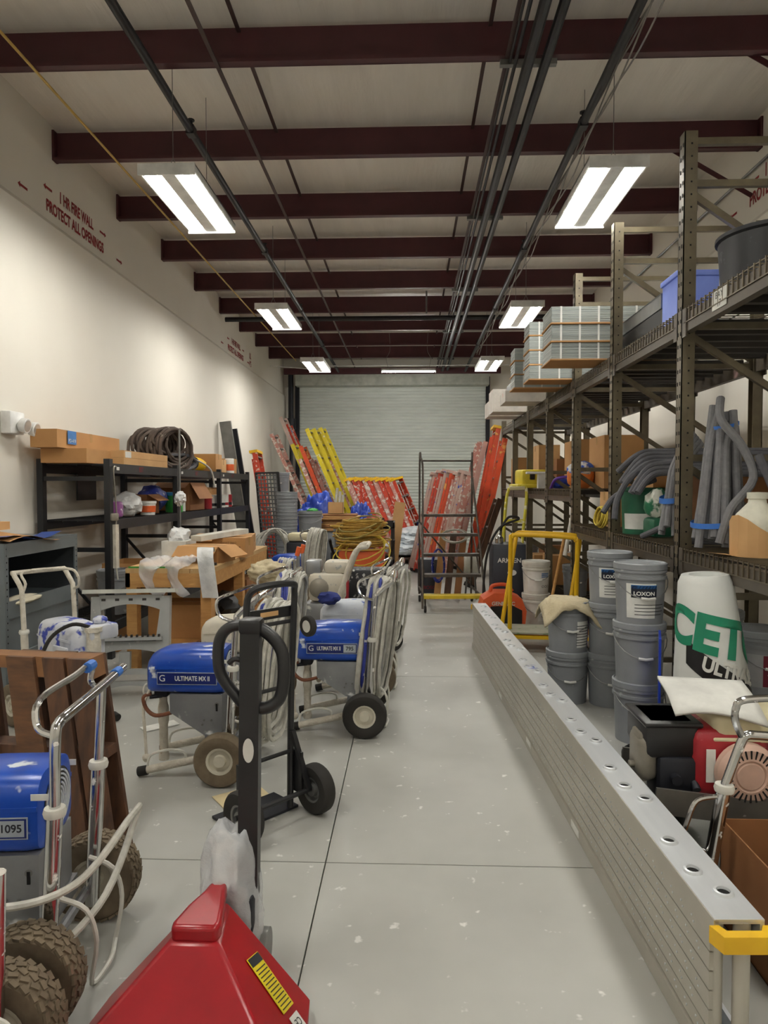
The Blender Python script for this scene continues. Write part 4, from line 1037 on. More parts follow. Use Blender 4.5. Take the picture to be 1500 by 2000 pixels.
# hoses hung on their handles
def hose_coil(loc, label, seed, nw=12, nb=3, h=.36, w_=.13, rz=0, thick=.05):
    t = thing('hose_coil', label, 'hose', loc, rz, 'coiled hoses hung on sprayer handles')
    loops(nw, (0, 0, -h), (.3, 1, 0), (.12, 0, 1), w_, h, thick * .6, .15, .012, m_hosew, 'white_hose', t, seed, .07, 26, 6, .75)
    if nb: loops(nb, (-.04, -.02, -h * .92), (0, 1, 0), (.1, 0, 1), w_ * .9, h * .9, thick * .6, .06, .012, m_hoseb, 'blue_hose', t, seed + 1, .07, 26, 6, .75)
    return t
hose_coil((-.21, 4.53, .98), 'thick coil of white and blue hose on the sprayer numbered 795', 5, 16, 4, .4)
hose_coil((-.78, 3.85, .93), 'coil of pale hose on the unnumbered blue sprayer', 6, 13, 1, .37)
hose_coil((-.85, 4.72, .98), 'wide coil of white and blue hose on the beige sprayer', 7, 18, 7, .36, .2, R(15), .07)
hose_coil((-.15, 5.5, .92), 'thin coil of grey hose on the white oversprayed sprayer', 8, 6, 0, .3)
hose_coil((-1.25, 9.1, 1.02), 'coil of grey hose on the far blue sprayer', 9, 14, 0, .34, .14)
MB_ = MB().tube(smooth_path([(-1.5, 1.85, .42), (-1.2, 1.9, .36), (-1.0, 2.0, .38), (-.93, 2.25, .47), (-.96, 2.36, .42), (-.98, 2.1, .25), (-1.15, 1.88, .17), (-1.5, 1.85, .2)], 8), .012, 8)
tag(MB_.build('white_hose', m_hosew), 'white hose looped around the chrome handle of the sprayer numbered 1095', 'hose')
tag(MB().blob((-.62, 5.28, .72), (.17, .14, .1), .3, 2.5, 3, 9).build('blue_rag', mat('navy_rag', (40, 52, 120), .9)), 'crumpled navy rag on the white oversprayed sprayer', 'rag')
ptg = MB().box(at(762, 1196, 5.1) - Vector((-.15, 5.5, .92)), (.06, .004, .13)).build('paper_tag', mat('manila_tag', (226, 208, 164), .8), [o for o in bpy.data.objects if o.get('label', '').startswith('thin coil of grey')][0], smooth=0)
MB().cyl((-.46, 0, .28), (-.46, 0, .64), .045, n=18).cyl((-.46, 0, .64), (-.46, 0, .67), .055, n=18).build('filter_housing', m_taped, SG)
MB().rbox((-.36, .17, .5), (.16, .02, .12), .006).build('control_plate', m_sblue_d, SG)
MB().rbox((-.43, -.06, .63), (.14, .2, .1), .02).blob((-.42, -.07, .7), (.09, .1, .06), .2, 2, 2).build('gear_cover', m_sblue_d, SG)
MB().tube(smooth_path([(-.46, 0, .66), (-.42, .12, .7), (-.34, .22, .62), (-.3, .27, .46), (-.3, .27, .3)], 6), .012, 8).build('whip_hose', m_rubber, SG)
# gas engine sprayer behind
eg = thing('engine_sprayer', 'beige petrol engine sprayer with orange grips in the middle of the row', 'sprayer', (-.72, 6.35, 0))
MB().rbox((-.03, 0, .66), (.34, .3, .26), .05).build('engine_block', m_sbeige, eg)
MB().lathe([(0, .04), (.05, .04), (.085, .02), (.09, 0)], 20, frame((-.1, -.15, .66), (1, 0, 0), (0, 0, 1))).build('recoil_cover', mat('dirty_alu', (0, 0, 0)), eg)
MB().rbox((.06, 0, .84), (.24, .22, .12), .04).build('fuel_tank', m_sbeige, eg)
MB().rbox((-.16, -.02, .84), (.14, .16, .13), .02).build('air_cleaner', m_steel, eg)
MB().rbox((0, 0, .42), (.46, .3, .2), .02).build('drive_box', m_steel, eg)
for s in (-1, 1):
    wheel(eg, (.15, s * .25, .14), .14, .08, (0, 1, 0), m_hub, False, m_muddy)
    hp = MB().tube(smooth_path([(.0, s * .2, .3), (.14, s * .2, .75), (.24, s * .2, 1.0), (.34, s * .2, 1.04)], 4), .024, 10).build('handle_tube', m_taped, eg)
    MB().cyl((-.3, s * .13, .95), (-.28, s * .13, 1.03), .022, n=10).build('orange_grip', m_orange, eg)
    MB().cyl((-.28, s * .13, .3), (-.29, s * .13, .95), .016, n=8).build('front_post', m_steel, eg)
    MB().cyl((-.28, s * .13, .02), (-.2, s * .13, .32), .02, n=8).build('leg', m_taped, eg)
MB().tube([(.34, -.2, 1.04), (.34, .2, 1.04)], .02, 10).build('handle_bar', m_taped, eg)
MB().rbox((.1, .05, .55), (.1, .22, .3), .02).build('red_guard', m_engred, eg)
bs_ = thing('battery_box', 'black paint-spattered equipment box behind the petrol sprayer', 'equipment', (-.38, 6.75, 0))
MB().rbox((0, 0, .55), (.56, .3, .46), .03).build('housing', mat('spattered_black', (44, 46, 50), .6, splat=(190, 190, 186), splat_amt=.4, splat_scale=18), bs_)
for x in (-.2, .2): MB().cyl((x, 0, 0), (x, 0, .34), .02).build('leg', m_steel, bs_)
wheel(bs_, (.2, -.2, .12), .12, .06, (0, 1, 0), m_steel)
wheel(bs_, (.2, .2, .12), .12, .06, (0, 1, 0), m_steel)

# ================================================================ pallet jack
m_jred = mat('jack_red', (158, 20, 30), .28, c2=(142, 17, 27))
pj = thing('pallet_jack', 'red pallet jack with a tall black handle in the foreground', 'pallet jack', (-.60, 2.02, 0))
# local: -y towards the camera (forks), +y handle
cap = MB()
pl = [(-.068, -.15), (.062, -.15), (.068, -.12), (.055, -.04), (.04, .03), (.032, .08), (-.02, .08), (-.03, .03), (-.055, -.04), (-.072, -.12)]
cap.prism(pl, .05, Matrix.Translation((0, 0, .29)))
o = cap.build('head_cap', m_jred, pj, smooth=20); bv = o.modifiers.new('bevel', 'BEVEL'); bv.width = .014; bv.segments = 3
b = MB()
vs = [(-.072, -.15, .3), (.066, -.15, .3), (.34, -.44, .06), (-.34, -.44, .06), (-.045, .04, .3), (.045, .04, .3), (.27, -.04, .04), (-.27, -.04, .04), (.34, -.44, .03), (-.34, -.44, .03)]
for s_, (i1, i5, i2, i6) in ((1, (1, 5, 2, 6)), (-1, (0, 4, 3, 7))):
    a_, b_, c_ = Vector(vs[i1]), Vector(vs[i5]), Vector(vs[i2]); n_ = (b_ - a_).cross(c_ - a_)
    vs[i6] = (a_.x - (n_.y * (-.02 - a_.y) + n_.z * (.04 - a_.z)) / n_.x, -.02, .04)
b.add(vs, [(0, 1, 2, 3), (1, 5, 6, 2), (2, 6, 8), (0, 3, 7, 4), (3, 9, 7), (4, 7, 6, 5), (3, 2, 8, 9), (0, 4, 5, 1), (7, 9, 8, 6)])
o = b.build('a_frame', m_jred, pj, smooth=20); bv = o.modifiers.new('bevel', 'BEVEL'); bv.width = .012; bv.segments = 2
for s in (-1, 1):
    MB().rbox((s * .25, -1.1, .085), (.17, 1.2, .05), .012).build('fork', m_jred, pj)
    MB().cyl((s * .25, -1.55, .035), (s * .25, -1.45, .035), .035).build('load_roller', m_black, pj)
# sticker sits on the sloping right-hand face: use its plane
p0, p1, p2 = Vector(vs[1]), Vector(vs[5]), Vector(vs[6])
nn = (p1 - p0).cross(p2 - p0).normalized(); nn = nn if nn.x > 0 else -nn
P = frame(Vector((.205, -.2, .24)) + nn * 0, (Vector(vs[6]) - Vector(vs[5])), Vector((-.4, -1, .2)))
def on_face(q): return q - nn * (q - p0).dot(nn) + nn * .004
c0 = on_face(Vector(vs[1]) * .2 + Vector(vs[5]) * .25 + Vector(vs[6]) * .35 + Vector(vs[2]) * .2)
xd = (Vector(vs[6]) * .6 + Vector(vs[2]) * .4 - Vector(vs[1]) * .5 - Vector(vs[5]) * .5).normalized(); yd = nn.cross(xd)
PF = frame(c0, xd, yd)
st = MB().box((0, 0, 0), (.17, .075, .002), PF).build('warning_label', mat('label_yellow', (236, 214, 40), .4), pj, smooth=0)
ln = MB()
for k in range(12): ln.box((-.045 + k * .011, 0, .0015), (.003, .062, .001), PF)
ln.build('print_lines', m_ink, st, smooth=0)
MB().box((-.07, 0, .0015), (.025, .07, .001), PF).build('warning_header', m_ink, st, smooth=0)
cs = MB().box((.125, .0, 0), (.045, .055, .002), PF).build('ce_label', m_label, pj, smooth=0)
text('lettering', 'CE', .03, m_ink, PF @ Matrix.Translation((.125, 0, .002)) @ Matrix.Rotation(R(-90), 4, 'Z'), cs)
MB().rbox((.06, .14, .17), (.1, .1, .22), .02).build('pump_body', m_dark, pj)
for s in (-1, 1): MB().cyl((.07 + s * .03, .15, .07), (.07 + s * .075, .15, .07), .07, n=24).build('steer_wheel', m_conduit, pj)
hs_ = MB().prism([(-.032, -.024), (.032, -.024), (.032, .024), (-.032, .024)], .88, Matrix.Translation((.08, .16, .24)) @ Matrix.Rotation(R(-4), 4, 'X')).build('handle_mast', m_black, pj)
hl = [(.08, .225, 1.12), (.01, .225, 1.11), (-.025, .225, 1.07), (-.03, .22, 1.0), (-.015, .22, .94), (.05, .215, .86)]
MB().tube(smooth_path(hl, 5), .019, 12).build('handle_loop', m_black, pj)
hl = [(.08, .225, 1.12), (.14, .225, 1.085), (.18, .225, 1.03), (.187, .22, .95), (.175, .215, .88), (.14, .21, .85), (.1, .21, .845)]
MB().tube(smooth_path(hl, 5), .021, 12).build('handle_loop', m_black, pj)
MB().rbox((.08, .225, 1.115), (.075, .07, .05), .012).build('handle_head', m_black, pj)
MB().tube(smooth_path([(.06, .21, 1.0), (.03, .2, 1.01), (.01, .2, .995)], 4), .009, 8).build('release_lever', m_black, pj)
for (z, a, b_) in ((.72, .018, .04), (1.085, .026, .016)):
    c_ = (.08 if z < 1 else .135, .16 + (z - .24) * .07 - (.027 if z < 1 else -.006), z)
    MB().lathe([(0, 0), (1, 0)], 20, frame(c_, (1, 0, 0), (0, 0, 1)) @ Matrix.Diagonal((a, b_, 1, 1)), close=False).build('oval_sticker', m_label, pj, smooth=0)
MB().cyl((-.42, -.46, .06), (-.34, -.46, .06), .02, n=12).build('axle_stub', m_jred, pj)
bw = thing('bubble_wrap', 'crumpled clear bubble wrap tied round the foot of the black handle', 'bubble wrap', at(452, 1745, 2.18) - Vector((0, 0, .34)))
o = MB().blob((0, 0, .32), (.2, .2, .5), .26, 1.9, 4, 21).build('wrap', m_poly, bw, smooth=80)

# ================================================================ black hand truck
ht = thing('hand_truck', 'black hand truck with two pneumatic tyres behind the pallet jack handle', 'hand truck', (-.665, 3.19, 0), R(47.7))
# local x along the axle, -y the wheel side, +y the toe plate
for s in (-1, 1):
    MB().tube(smooth_path([(s * .13, .0, .02), (s * .13, -.01, .55), (s * .135, -.03, 1.0)], 3), .016, 10).build('rail', m_black, ht)
    wheel(ht, (s * .205, -.1, .118), .118, .075, (1, 0, 0), m_conduit)
    MB().bar((s * .13, -.02, .4), (s * .16, -.11, .13), .03, .014).build('axle_bracket', m_black, ht, smooth=0)
    MB().box((s * .15, -.02, .2), (.012, .1, .2)).build('side_plate', m_black, ht, smooth=0)
MB().tube(smooth_path([(-.135, -.03, 1.0), (-.13, -.04, 1.08), (-.09, -.07, 1.12), (.09, -.07, 1.12), (.13, -.04, 1.08), (.135, -.03, 1.0)], 4), .016, 10).build('handle_loop', m_black, ht)
for z in (.3, .62, .93): MB().tube([(-.13, -.01, z), (.13, -.01, z)], .01, 8).build('crossbar', m_black, ht)
MB().box((0, -.01, .98), (.27, .012, .05)).build('top_plate', m_black, ht, smooth=0)
MB().box((0, -.018, .98), (.1, .003, .022)).build('name_sticker', m_card2, ht, smooth=0)
MB().cyl((-.25, -.1, .125), (.25, -.1, .125), .012, n=10).build('axle', m_black, ht)
MB().box((0, .1, .008), (.36, .2, .012)).build('toe_plate', m_dark, ht, smooth=0)
MB().box((.13, -.027, .73), (.012, .003, .09)).build('yellow_sticker', m_yel, ht, smooth=0)
wheel(ht, (.14, -.13, .92), .05, .03, (1, 0, 0), m_bwhite, name='caster')

# ================================================================ dark pallet on its edge
pt = thing('wooden_pallet', 'dark stained wooden pallet standing on edge at the left', 'pallet')
Bk, Tk = at(262, 1660, 2.92), at(208, 1287, 3.06)
hv = (Tk - Bk).normalized(); wv = Vector((-1, .12, 0)).normalized(); nv = Vector((-wv.y, wv.x, 0))
HT = (Tk - Bk).length + .03; O = Bk - hv * .03 if Bk.z > .03 else Bk
MP = Matrix((wv, nv, hv)).transposed().to_4x4(); MP.translation = O
Wd = 1.05
pt_m = lambda *a: MB().box(*a, MP)
# stringers horizontal at top, middle, bottom; boards vertical on both faces
st_ = MB()
prof = [(0, 0), (Wd, 0), (Wd, -.09), (.62, -.09), (.6, -.055), (.38, -.055), (.36, -.09), (0, -.09)]
st_.add([MP @ Vector((x, .02, HT + z)) for x, z in prof] + [MP @ Vector((x, .12, HT + z)) for x, z in prof], [tuple(range(8)), tuple(range(8, 16))] + [(i, (i + 1) % 8, 8 + (i + 1) % 8, 8 + i) for i in range(8)])
st_.build('stringer', mat('pallet_edge_wood', (140, 98, 60), .7, c2=(108, 72, 43), scale=5), pt, smooth=0)
pt_m((Wd / 2, .07, .045), (Wd, .1, .09)).build('stringer', m_darkwood, pt, smooth=0)
pt_m((Wd / 2, .07, HT * .52), (Wd, .1, .04)).build('stringer', m_darkwood, pt, smooth=0)
for x, wdt in ((.06, .12), (.19, .11), (.36, .1), (.6, .12), (.88, .14)):
    pt_m((x, .01, HT / 2), (wdt, .02, HT)).build('board', m_darkwood, pt, smooth=0)
for x, wdt in ((.05, .1), (.17, .1), (.33, .13), (.55, .12), (.8, .1)):
    pt_m((x, .13, HT / 2), (wdt, .02, HT)).build('board', (m_darkwood, mat('brown_board', (112, 75, 46), .7, c2=(72, 48, 31), scale=5, stretch=(1, 1, 5)))[x > .2], pt, smooth=0)

# ================================================================ left wall side
el = thing('emergency_light', 'emergency light with two lamp heads on the left wall', 'light', (WLX, 5.8, 2.1))
MB().rbox((.045, 0, .02), (.09, .22, .19), .012).build('housing', m_fix, el)
for y, z in ((.02, .0), (.17, -.02)):
    MB().lathe([(.02, -.05), (.06, -.02), (.065, .03), (.06, .035), (0, .03)], 20, frame((.13, y, z), (0, 1, 0), (.2, 0, 1))).build('lamp_head', m_fix, el)
    MB().lathe([(0, .002), (.05, .002)], 20, frame((.13, y, z + .0), (0, 1, 0), (.2, 0, 1)) @ Matrix.Translation((0, 0, .034)), close=False).build('lens', m_reflector, el)
    MB().cyl((.06, y, z), (.13, y, z), .012, n=8).build('neck', m_fix, el)
# ---- grey steel cabinet with an open upper bay
m_gcab = mat('grey_cabinet_paint', (112, 120, 124), .42, .2, c2=(100, 108, 112), scale=3)
gc = thing('steel_cabinet', 'grey steel shelf cabinet with an open upper bay at the left edge', 'cabinet', (-2.8, 5.18, 0))
CW, CDp, CH = 1.0, .58, 1.18
for y in (-CW / 2, CW / 2):
    for x in (0, -CDp):
        p_ = MB().box((x, y, CH / 2), (.012, .045, CH)).box((x + (-.02 if x == 0 else .02), y - math.copysign(.02, y) * -1, CH / 2), (.045, .008, CH)).build('post', m_gcab, gc, smooth=0)
        if x == 0:
            hb = MB()
            for k in range(24): hb.box((.0065, y, .06 + k * .047), (.002, .01, .01))
            hb.build('punched_holes', m_hole, p_, smooth=0)['kind'] = 'stuff'
MB().box((-CDp / 2, 0, CH - .01), (CDp + .02, CW + .02, .02)).box((.004, 0, CH - .05), (.008, CW, .1)).build('top_shelf', m_gcab, gc, smooth=0)
MB().box((-CDp / 2, 0, CH - .46), (CDp, CW, .015)).box((.004, 0, CH - .47), (.008, CW, .12)).build('middle_shelf', m_gcab, gc, smooth=0)
MB().box((-CDp / 2, 0, .3), (CDp, CW, .02)).build('lower_shelf', m_gcab, gc, smooth=0)
MB().box((-.01, 0, .54), (.012, CW - .05, .36)).box((.002, 0, .645), (.012, CW - .05, .006)).box((.004, 0, .37), (.02, CW - .05, .03)).box((.0, 0, .32), (.03, CW - .03, .06)).build('front_panel', m_gcab, gc, smooth=0)
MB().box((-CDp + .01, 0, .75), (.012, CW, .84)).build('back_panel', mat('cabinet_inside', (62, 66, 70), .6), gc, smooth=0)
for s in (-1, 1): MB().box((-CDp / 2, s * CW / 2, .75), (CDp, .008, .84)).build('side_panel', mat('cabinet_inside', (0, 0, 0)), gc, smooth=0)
cbb = thing('flattened_box', 'flattened cardboard and blue plastic scraps on the grey cabinet', 'cardboard', (-3.0, 5.05, CH))
MB().grid(8, 6, lambda a, b: (-.25 + .5 * b, -.4 + .7 * a, .03 + .03 * math.sin(a * 5) + .02 * math.sin(b * 4 + a))).build('sheet', m_card, cbb)
MB().box((-.12, .05, .1), (.12, .16, .06)).build('small_box', m_card2, cbb, smooth=0)
MB().grid(8, 4, lambda a, b: (.08 + .16 * b, -.42 + .75 * a, .02 + .025 * math.sin(a * 6 + 1) + .01 * b)).build('blue_sheet', mat('blue_plastic_sheet', (44, 74, 150), .4), cbb)
tag(MB().blob((-2.86, 4.95, CH - .435), (.2, .46, .07), .15, 2, 3, 2, floor=CH - .45).build('paper_roll', mat('cream_paper', (220, 210, 184), .8)), 'cream paper bundle on the middle shelf of the grey cabinet', 'paper')
# ---- black shelving
SX0, SX1 = -2.74, -3.36
SY = [6.2, 8.02, 9.86, 11.6]
sh = thing('storage_shelf', 'long black steel shelving of three bays against the left wall', 'shelf')
m_shelf = mat('shelf_black', (30, 31, 34), .42, .2, c2=(40, 41, 44))
for y in SY:
    for x in (SX0, SX1): MB().box((x, y, .915), (.055, .07, 1.83)).build('post', m_shelf, sh, smooth=0)
    MB().bar((SX0, y, .3), (SX1, y, 1.0), .02, .03).build('end_brace', m_shelf, sh, smooth=0)
    for z in (.35, 1.0, 1.65): MB().box(((SX0 + SX1) / 2, y, z), (SX0 - SX1, .03, .04)).build('end_rail', m_shelf, sh, smooth=0)
SZ = (.3, .78 + .52, 1.78)
SZ = (.33, 1.27, 1.79)
for i in range(3):
    ya, yb = SY[i], SY[i + 1]
    for k, z in enumerate(SZ):
        for x in (SX0 + .01, SX1 - .01): MB().box((x, (ya + yb) / 2, z - .045), (.03, yb - ya - .07, .09)).build('beam', m_shelf, sh, smooth=0)
        d = MB()
        n = int((yb - ya) / .05)
        for q in range(n): d.box(((SX0 + SX1) / 2, ya + .05 + q * .05, z - .006), (SX0 - SX1 - .02, .007, .007))
        for q in range(5): d.box((SX1 + .03 + q * .14, (ya + yb) / 2, z - .014), (.01, yb - ya - .08, .012))
        d.build('wire_deck', m_shelf, sh, smooth=0)
    text('lettering', 'BST', .07, m_red, frame((SX0 + .0265, (ya + yb) / 2 - .2, SZ[2] - .045), (0, 1, 0), (0, 0, 1)), sh)
    MB().box((SX0 + .0265, ya + .15, SZ[2] - .045), (.002, .06, .03)).build('bay_tag', m_label, sh, smooth=0)
ZT, ZM2, ZB = SZ[2] + .001, SZ[1] + .001, SZ[0] + .001
cbox((-3.1, 6.85, ZT), (.42, 1.5, .13), 'long flat brown carton lowest on top of the black shelving', m=m_card)
cbox((-3.2, 6.6, ZT + .132), (.24, 1.3, .16), 'long brown carton with a blue label on top of the shelving', m=m_card)
lb = thing('long_carton', 'pair of slim pale brown cartons at the top shelf edge', 'box', (-2.84, 7.2, ZT))
MB().box((0, 0, .035), (.16, 1.2, .068)).build('lower_carton', m_card2, lb, smooth=0); MB().box((0, 0, .105), (.16, 1.2, .068)).build('upper_carton', m_card2, lb, smooth=0)
MB().box((.081, -.5, .1), (.002, .14, .06)).build('shipping_label', m_label, lb, smooth=0)
pd_ = MB().box((-3.07, 6.2, ZT + .23), (.002, .16, .12)).build('blue_label', mat('label_blue', (0, 0, 0)), smooth=0)
pd_.parent = bpy.data.objects.get('cardboard_box.%03d' % 0) or None
lbl = [o for o in bpy.data.objects if o.get('label', '').startswith('long brown carton with a blue')][0]
pd_.parent = lbl; pd_.location = (3.2 + 0, -6.6, -(ZT + .132))
pdt = text('lettering', 'PD-419', .045, m_label, frame((-3.068, 6.2, ZT + .2), (0, 1, 0), (0, 0, 1)), lbl); pdt.location = (3.2, -6.6, -(ZT + .132))
hz = thing('hose_heap', 'large heap of coiled dark brown hoses on the black shelving', 'hose', (-3.0, 8.3, ZT))
m_dkh = mat('dirty_dark_hose', (70, 58, 52), .8, c2=(96, 82, 72), scale=9, splat=(150, 140, 130), splat_amt=.32)
loops(34, (0, 0, .26), (.25, 1, 0), (0, 0, 1), .3, .21, .09, .42, .019, m_dkh, 'dark_hose', hz, 31, .28, 22, 7)
loops(5, (.12, .1, .1), (.3, 1, 0), (0, .3, 1), .3, .09, .05, .14, .02, m_foamd, 'grey_hose', hz, 32, .12, 18, 7)
loops(7, (.1, .55, .09), (.2, 1, 0), (0, .2, 1), .26, .08, .05, .1, .008, m_black, 'black_cable', hz, 33, .2, 18, 5)
tag(MB().tube(smooth_path([(-2.9, 8.7, ZT + .12), (-2.8, 8.95, ZT + .14), (-2.7, 9.3, ZT + .02), (-2.68, 9.42, ZT - .22)], 6), .012, 8).build('white_tube', m_hosew), 'white tube hanging down over the shelving front', 'tube')
for k, (y, d, mm, lbn) in enumerate(((10.0, (.4, .32, .26), m_card, 'brown carton with a recycling mark on the third shelving bay'), (10.45, (.3, .3, .2), m_card2, 'small pale carton beside the recycling carton'), (11.1, (.3, .26, .24), m_card, 'brown carton at the far end of the shelving top'))):
    cbox((-2.98, y, ZT), d, lbn, m=mm)
cnn = thing('product_can', 'white and red can standing on the shelving top', 'can', (-2.82, 10.75, ZT))
MB().lathe([(.07, 0), (.07, .22), (.06, .23), (0, .23)], 20).build('body', m_label, cnn); MB().lathe([(.071, .04), (.071, .14)], 20, close=False).build('red_band', m_orange, cnn)
tag(MB().blob((-3.0, 9.65, ZT + .1), (.26, .26, .2), .12, 2, 3, 6, floor=ZT).build('yellow_bundle', m_yel), 'rounded yellow bundle left of the recycling carton', 'bundle')
# middle shelf
m_pink = mat('purple_product', (170, 100, 170), .5, splat=(230, 226, 230), splat_amt=.4)
tag(MB().rbox((-2.9, 6.75, ZM2 + .08), (.1, .12, .16), .03).build('purple_pouch', m_pink), 'small purple and white pouch on the middle shelf', 'pouch')
tag(MB().blob((-2.95, 7.1, ZM2 + .12), (.3, .34, .26), .25, 2.6, 3, 3, floor=ZM2).build('plastic_bag', m_filmw), 'crumpled translucent plastic bag on the middle shelf', 'bag')
ptb = thing('plastic_tub', 'white tub with an orange band on the middle shelf', 'tub', (-2.86, 7.45, ZM2))
MB().lathe([(.075, 0), (.085, .12), (.092, .125), (.092, .15), (0, .15)], 20).build('body', m_label, ptb); MB().lathe([(.0815, .03), (.0865, .1)], 20, close=False).build('orange_band', m_orange, ptb)
gtb = thing('green_tub', 'bright green tub with a blue lid on the middle shelf', 'tub', (-2.86, 8.3, ZM2))
MB().lathe([(.1, 0), (.105, .2), (0, .2)], 20).build('body', mat('bright_green', (60, 170, 70), .5), gtb); MB().lathe([(.11, .2), (.11, .24), (0, .245)], 20).build('lid', mat('teal_lid', (40, 140, 190), .4), gtb)
tag(MB().lathe([(.035, 0), (.035, .16), (.015, .2), (.015, .24), (0, .24)], 16, Matrix.Translation((-2.84, 8.55, ZM2))).build('spray_bottle', m_label), 'slim white bottle right of the green tub', 'bottle')
tag(MB().blob((-3.05, 8.1, ZM2 + .16), (.3, .5, .32), .2, 2.2, 3, 4, floor=ZM2).build('blue_bag', m_hoseb), 'blue plastic bag behind the green tub', 'bag')
cbox((-3.08, 7.75, ZM2), (.34, .36, .22), 'brown carton with open flaps behind the orange banded tub', m=m_card3, open_top=True, flaps=[('R', 30, .14)])
cbox((-3.0, 9.0, ZM2), (.42, .62, .36), 'large open brown carton in the middle bay', m=m_card3, open_top=True, flaps=[('R', 60, .24), ('F', 20, .2)])
for k in range(6):
    c_ = thing('paint_can', '%s paint can in the row on the middle shelf' % ('first', 'second', 'third', 'fourth', 'fifth', 'sixth')[k], 'can', (-2.86, 9.62 + .2 * k + (.1 if k > 0 else 0), ZM2), group='paint cans on the middle shelf')
    MB().lathe([(.08, 0), (.08, .18), (.083, .185), (.07, .19), (0, .187)], 20).build('body', (m_label, m_engred)[k in (0, 5)], c_)
    MB().lathe([(.0805, .03), (.0805, .07)], 20, close=False).build('print_band', (m_engred, m_dark)[k % 2], c_)
cbox((-3.15, 10.3, ZM2), (.3, .9, .3), 'brown carton behind the row of paint cans', m=m_card)
tag(MB().box((-3.3, 6.95, ZM2 + .3), (.02, .4, .26)).build('black_screen', m_black, smooth=0), 'flat black panel standing at the back of the middle shelf', 'screen')
# bottom shelf
bucket((-2.92, 6.72, ZB), 'grey bucket with ribbed rim on the bottom shelf', r=.16, h=.42, body=m_bgrey)
cbox((-2.98, 7.4, ZB), (.5, .55, .44), 'large brown carton with a navy stripe and open flaps on the bottom shelf', m=m_card, open_top=True, flaps=[('F', 70, .24), ('B', 75, .24), ('R', 55, .26)])
cbox((-3.0, 8.8, ZB), (.4, .5, .3), 'brown carton deep on the bottom shelf', m=m_card3)
for k in range(3):
    tag(MB().blob((-2.95, 9.6 + .6 * k, ZB + .14), (.4, .5, .3), .25, 2.4, 3, 40 + k, floor=ZB).build('dark_bag', m_black), '%s black bag of odds and ends on the bottom shelf' % ('nearest', 'middle', 'farthest')[k], 'bag')
cbox((-3.0, 6.7, 0), (.45, .5, .26), 'brown carton on the floor under the black shelving', m=m_card)
# spray gun hanging on the front post, thin pole at the second post
sg = thing('spray_gun', 'paint-caked pole gun hanging on the first shelving post', 'spray gun', (SX0 + .045, 6.24, 1.0))
MB().box((0, 0, .03), (.03, .07, .4)).build('holster', m_taped, sg, smooth=0)
MB().tube(smooth_path([(0, 0, .2), (0, .02, .35), (0, -.03, .72), (0, .03, .76)], 5), .007, 6).rbox((0, -.02, .3), (.04, .12, .07), .015).build('gun', mat('dirty_alu', (0, 0, 0)), sg)
MB().cyl((0, 0, -.17), (0, .03, -.28), .008, n=8).build('nozzle', m_bwhite, sg)
pl_ = thing('roller_pole', 'thin metal pole with a white rag standing before the second shelving post', 'pole', (SX0 + .06, 7.98, 0))
MB().cyl((0, 0, 0), (.0, .0, 2.24), .012, n=8).build('pole', m_conduit, pl_)
MB().blob((0, 0, 1.44), (.12, .2, .16), .4, 3, 3, 5).build('white_rag', m_filmw, pl_)
# planks on the wall, grating panel, red ladder
for k, (y, mm, nm) in enumerate(((12.3, m_conduit, 'grey'), (12.75, m_dark, 'charcoal'))):
    tag(MB().bar((-3.0, y + .5, .02), (-3.3, y, 2.75 - .1 * k), .06, .2, (1, 0, 0)).build('metal_plank', mm, smooth=0), nm + ' metal plank leaning on the left wall beyond the shelving', 'plank')
gp = thing('grating_panel', 'black steel grating panel leaning at the end of the shelving', 'grating', (-2.33, 11.95, 0), rot=(0, R(-6), R(50)))
MB().box((0, -.3, .92), (.03, .03, 1.84)).box((0, .3, .92), (.03, .03, 1.84)).box((0, 0, 1.83), (.03, .6, .03)).box((0, 0, .02), (.03, .6, .03)).build('frame', m_shelf, gp, smooth=0)
g_ = MB()
for k in range(26): g_.box((0, 0, .06 + k * .069), (.022, .58, .02))
for k in range(7): g_.box((0, -.26 + k * .087, .92), (.018, .012, 1.8))
g_.build('grating', mat('galvanised_grate', (120, 124, 126), .45, .5), gp, smooth=0)

# ---- wooden workbench
wbn = thing('workbench', 'long pine workbench covered in boxes on the left', 'workbench')
bx0, bx1, by0, by1, bz = -2.42, -1.68, 5.78, 8.1, .88
for k in range(4):
    x = bx0 + (k + .5) * (bx1 - bx0) / 4
    MB().box((x, (by0 + by1) / 2, bz - .02), ((bx1 - bx0) / 4 - .004, by1 - by0, .04)).build('top_board', mat('worn_bench_top', (206, 172, 122), .65, c2=(186, 150, 100), scale=3, stretch=(4, .6, 1), splat=(226, 216, 196), splat_amt=.3), wbn, smooth=0)
for y in (by0 + .02, by1 - .02): MB().box(((bx0 + bx1) / 2, y, bz - .1), (bx1 - bx0, .04, .12)).build('apron', m_wood, wbn, smooth=0)
for x in (bx0 + .02, bx1 - .02): MB().box((x, (by0 + by1) / 2, bz - .1), (.04, by1 - by0, .12)).build('apron', m_wood, wbn, smooth=0)
for x in (bx0 + .05, bx1 - .05):
    for y in (by0 + .05, (by0 + by1) / 2, by1 - .05): MB().box((x, y, (bz - .04) / 2), (.09, .09, bz - .04)).build('leg', m_wood, wbn, smooth=0)
MB().box(((bx0 + bx1) / 2, (by0 + by1) / 2, .2), (bx1 - bx0 - .06, by1 - by0 - .1, .025)).build('lower_shelf', m_wood, wbn, smooth=0)
gm = thing('green_mat', 'thin tan sheet with a green edge on the near end of the workbench', 'mat', (-2.2, 5.98, bz))
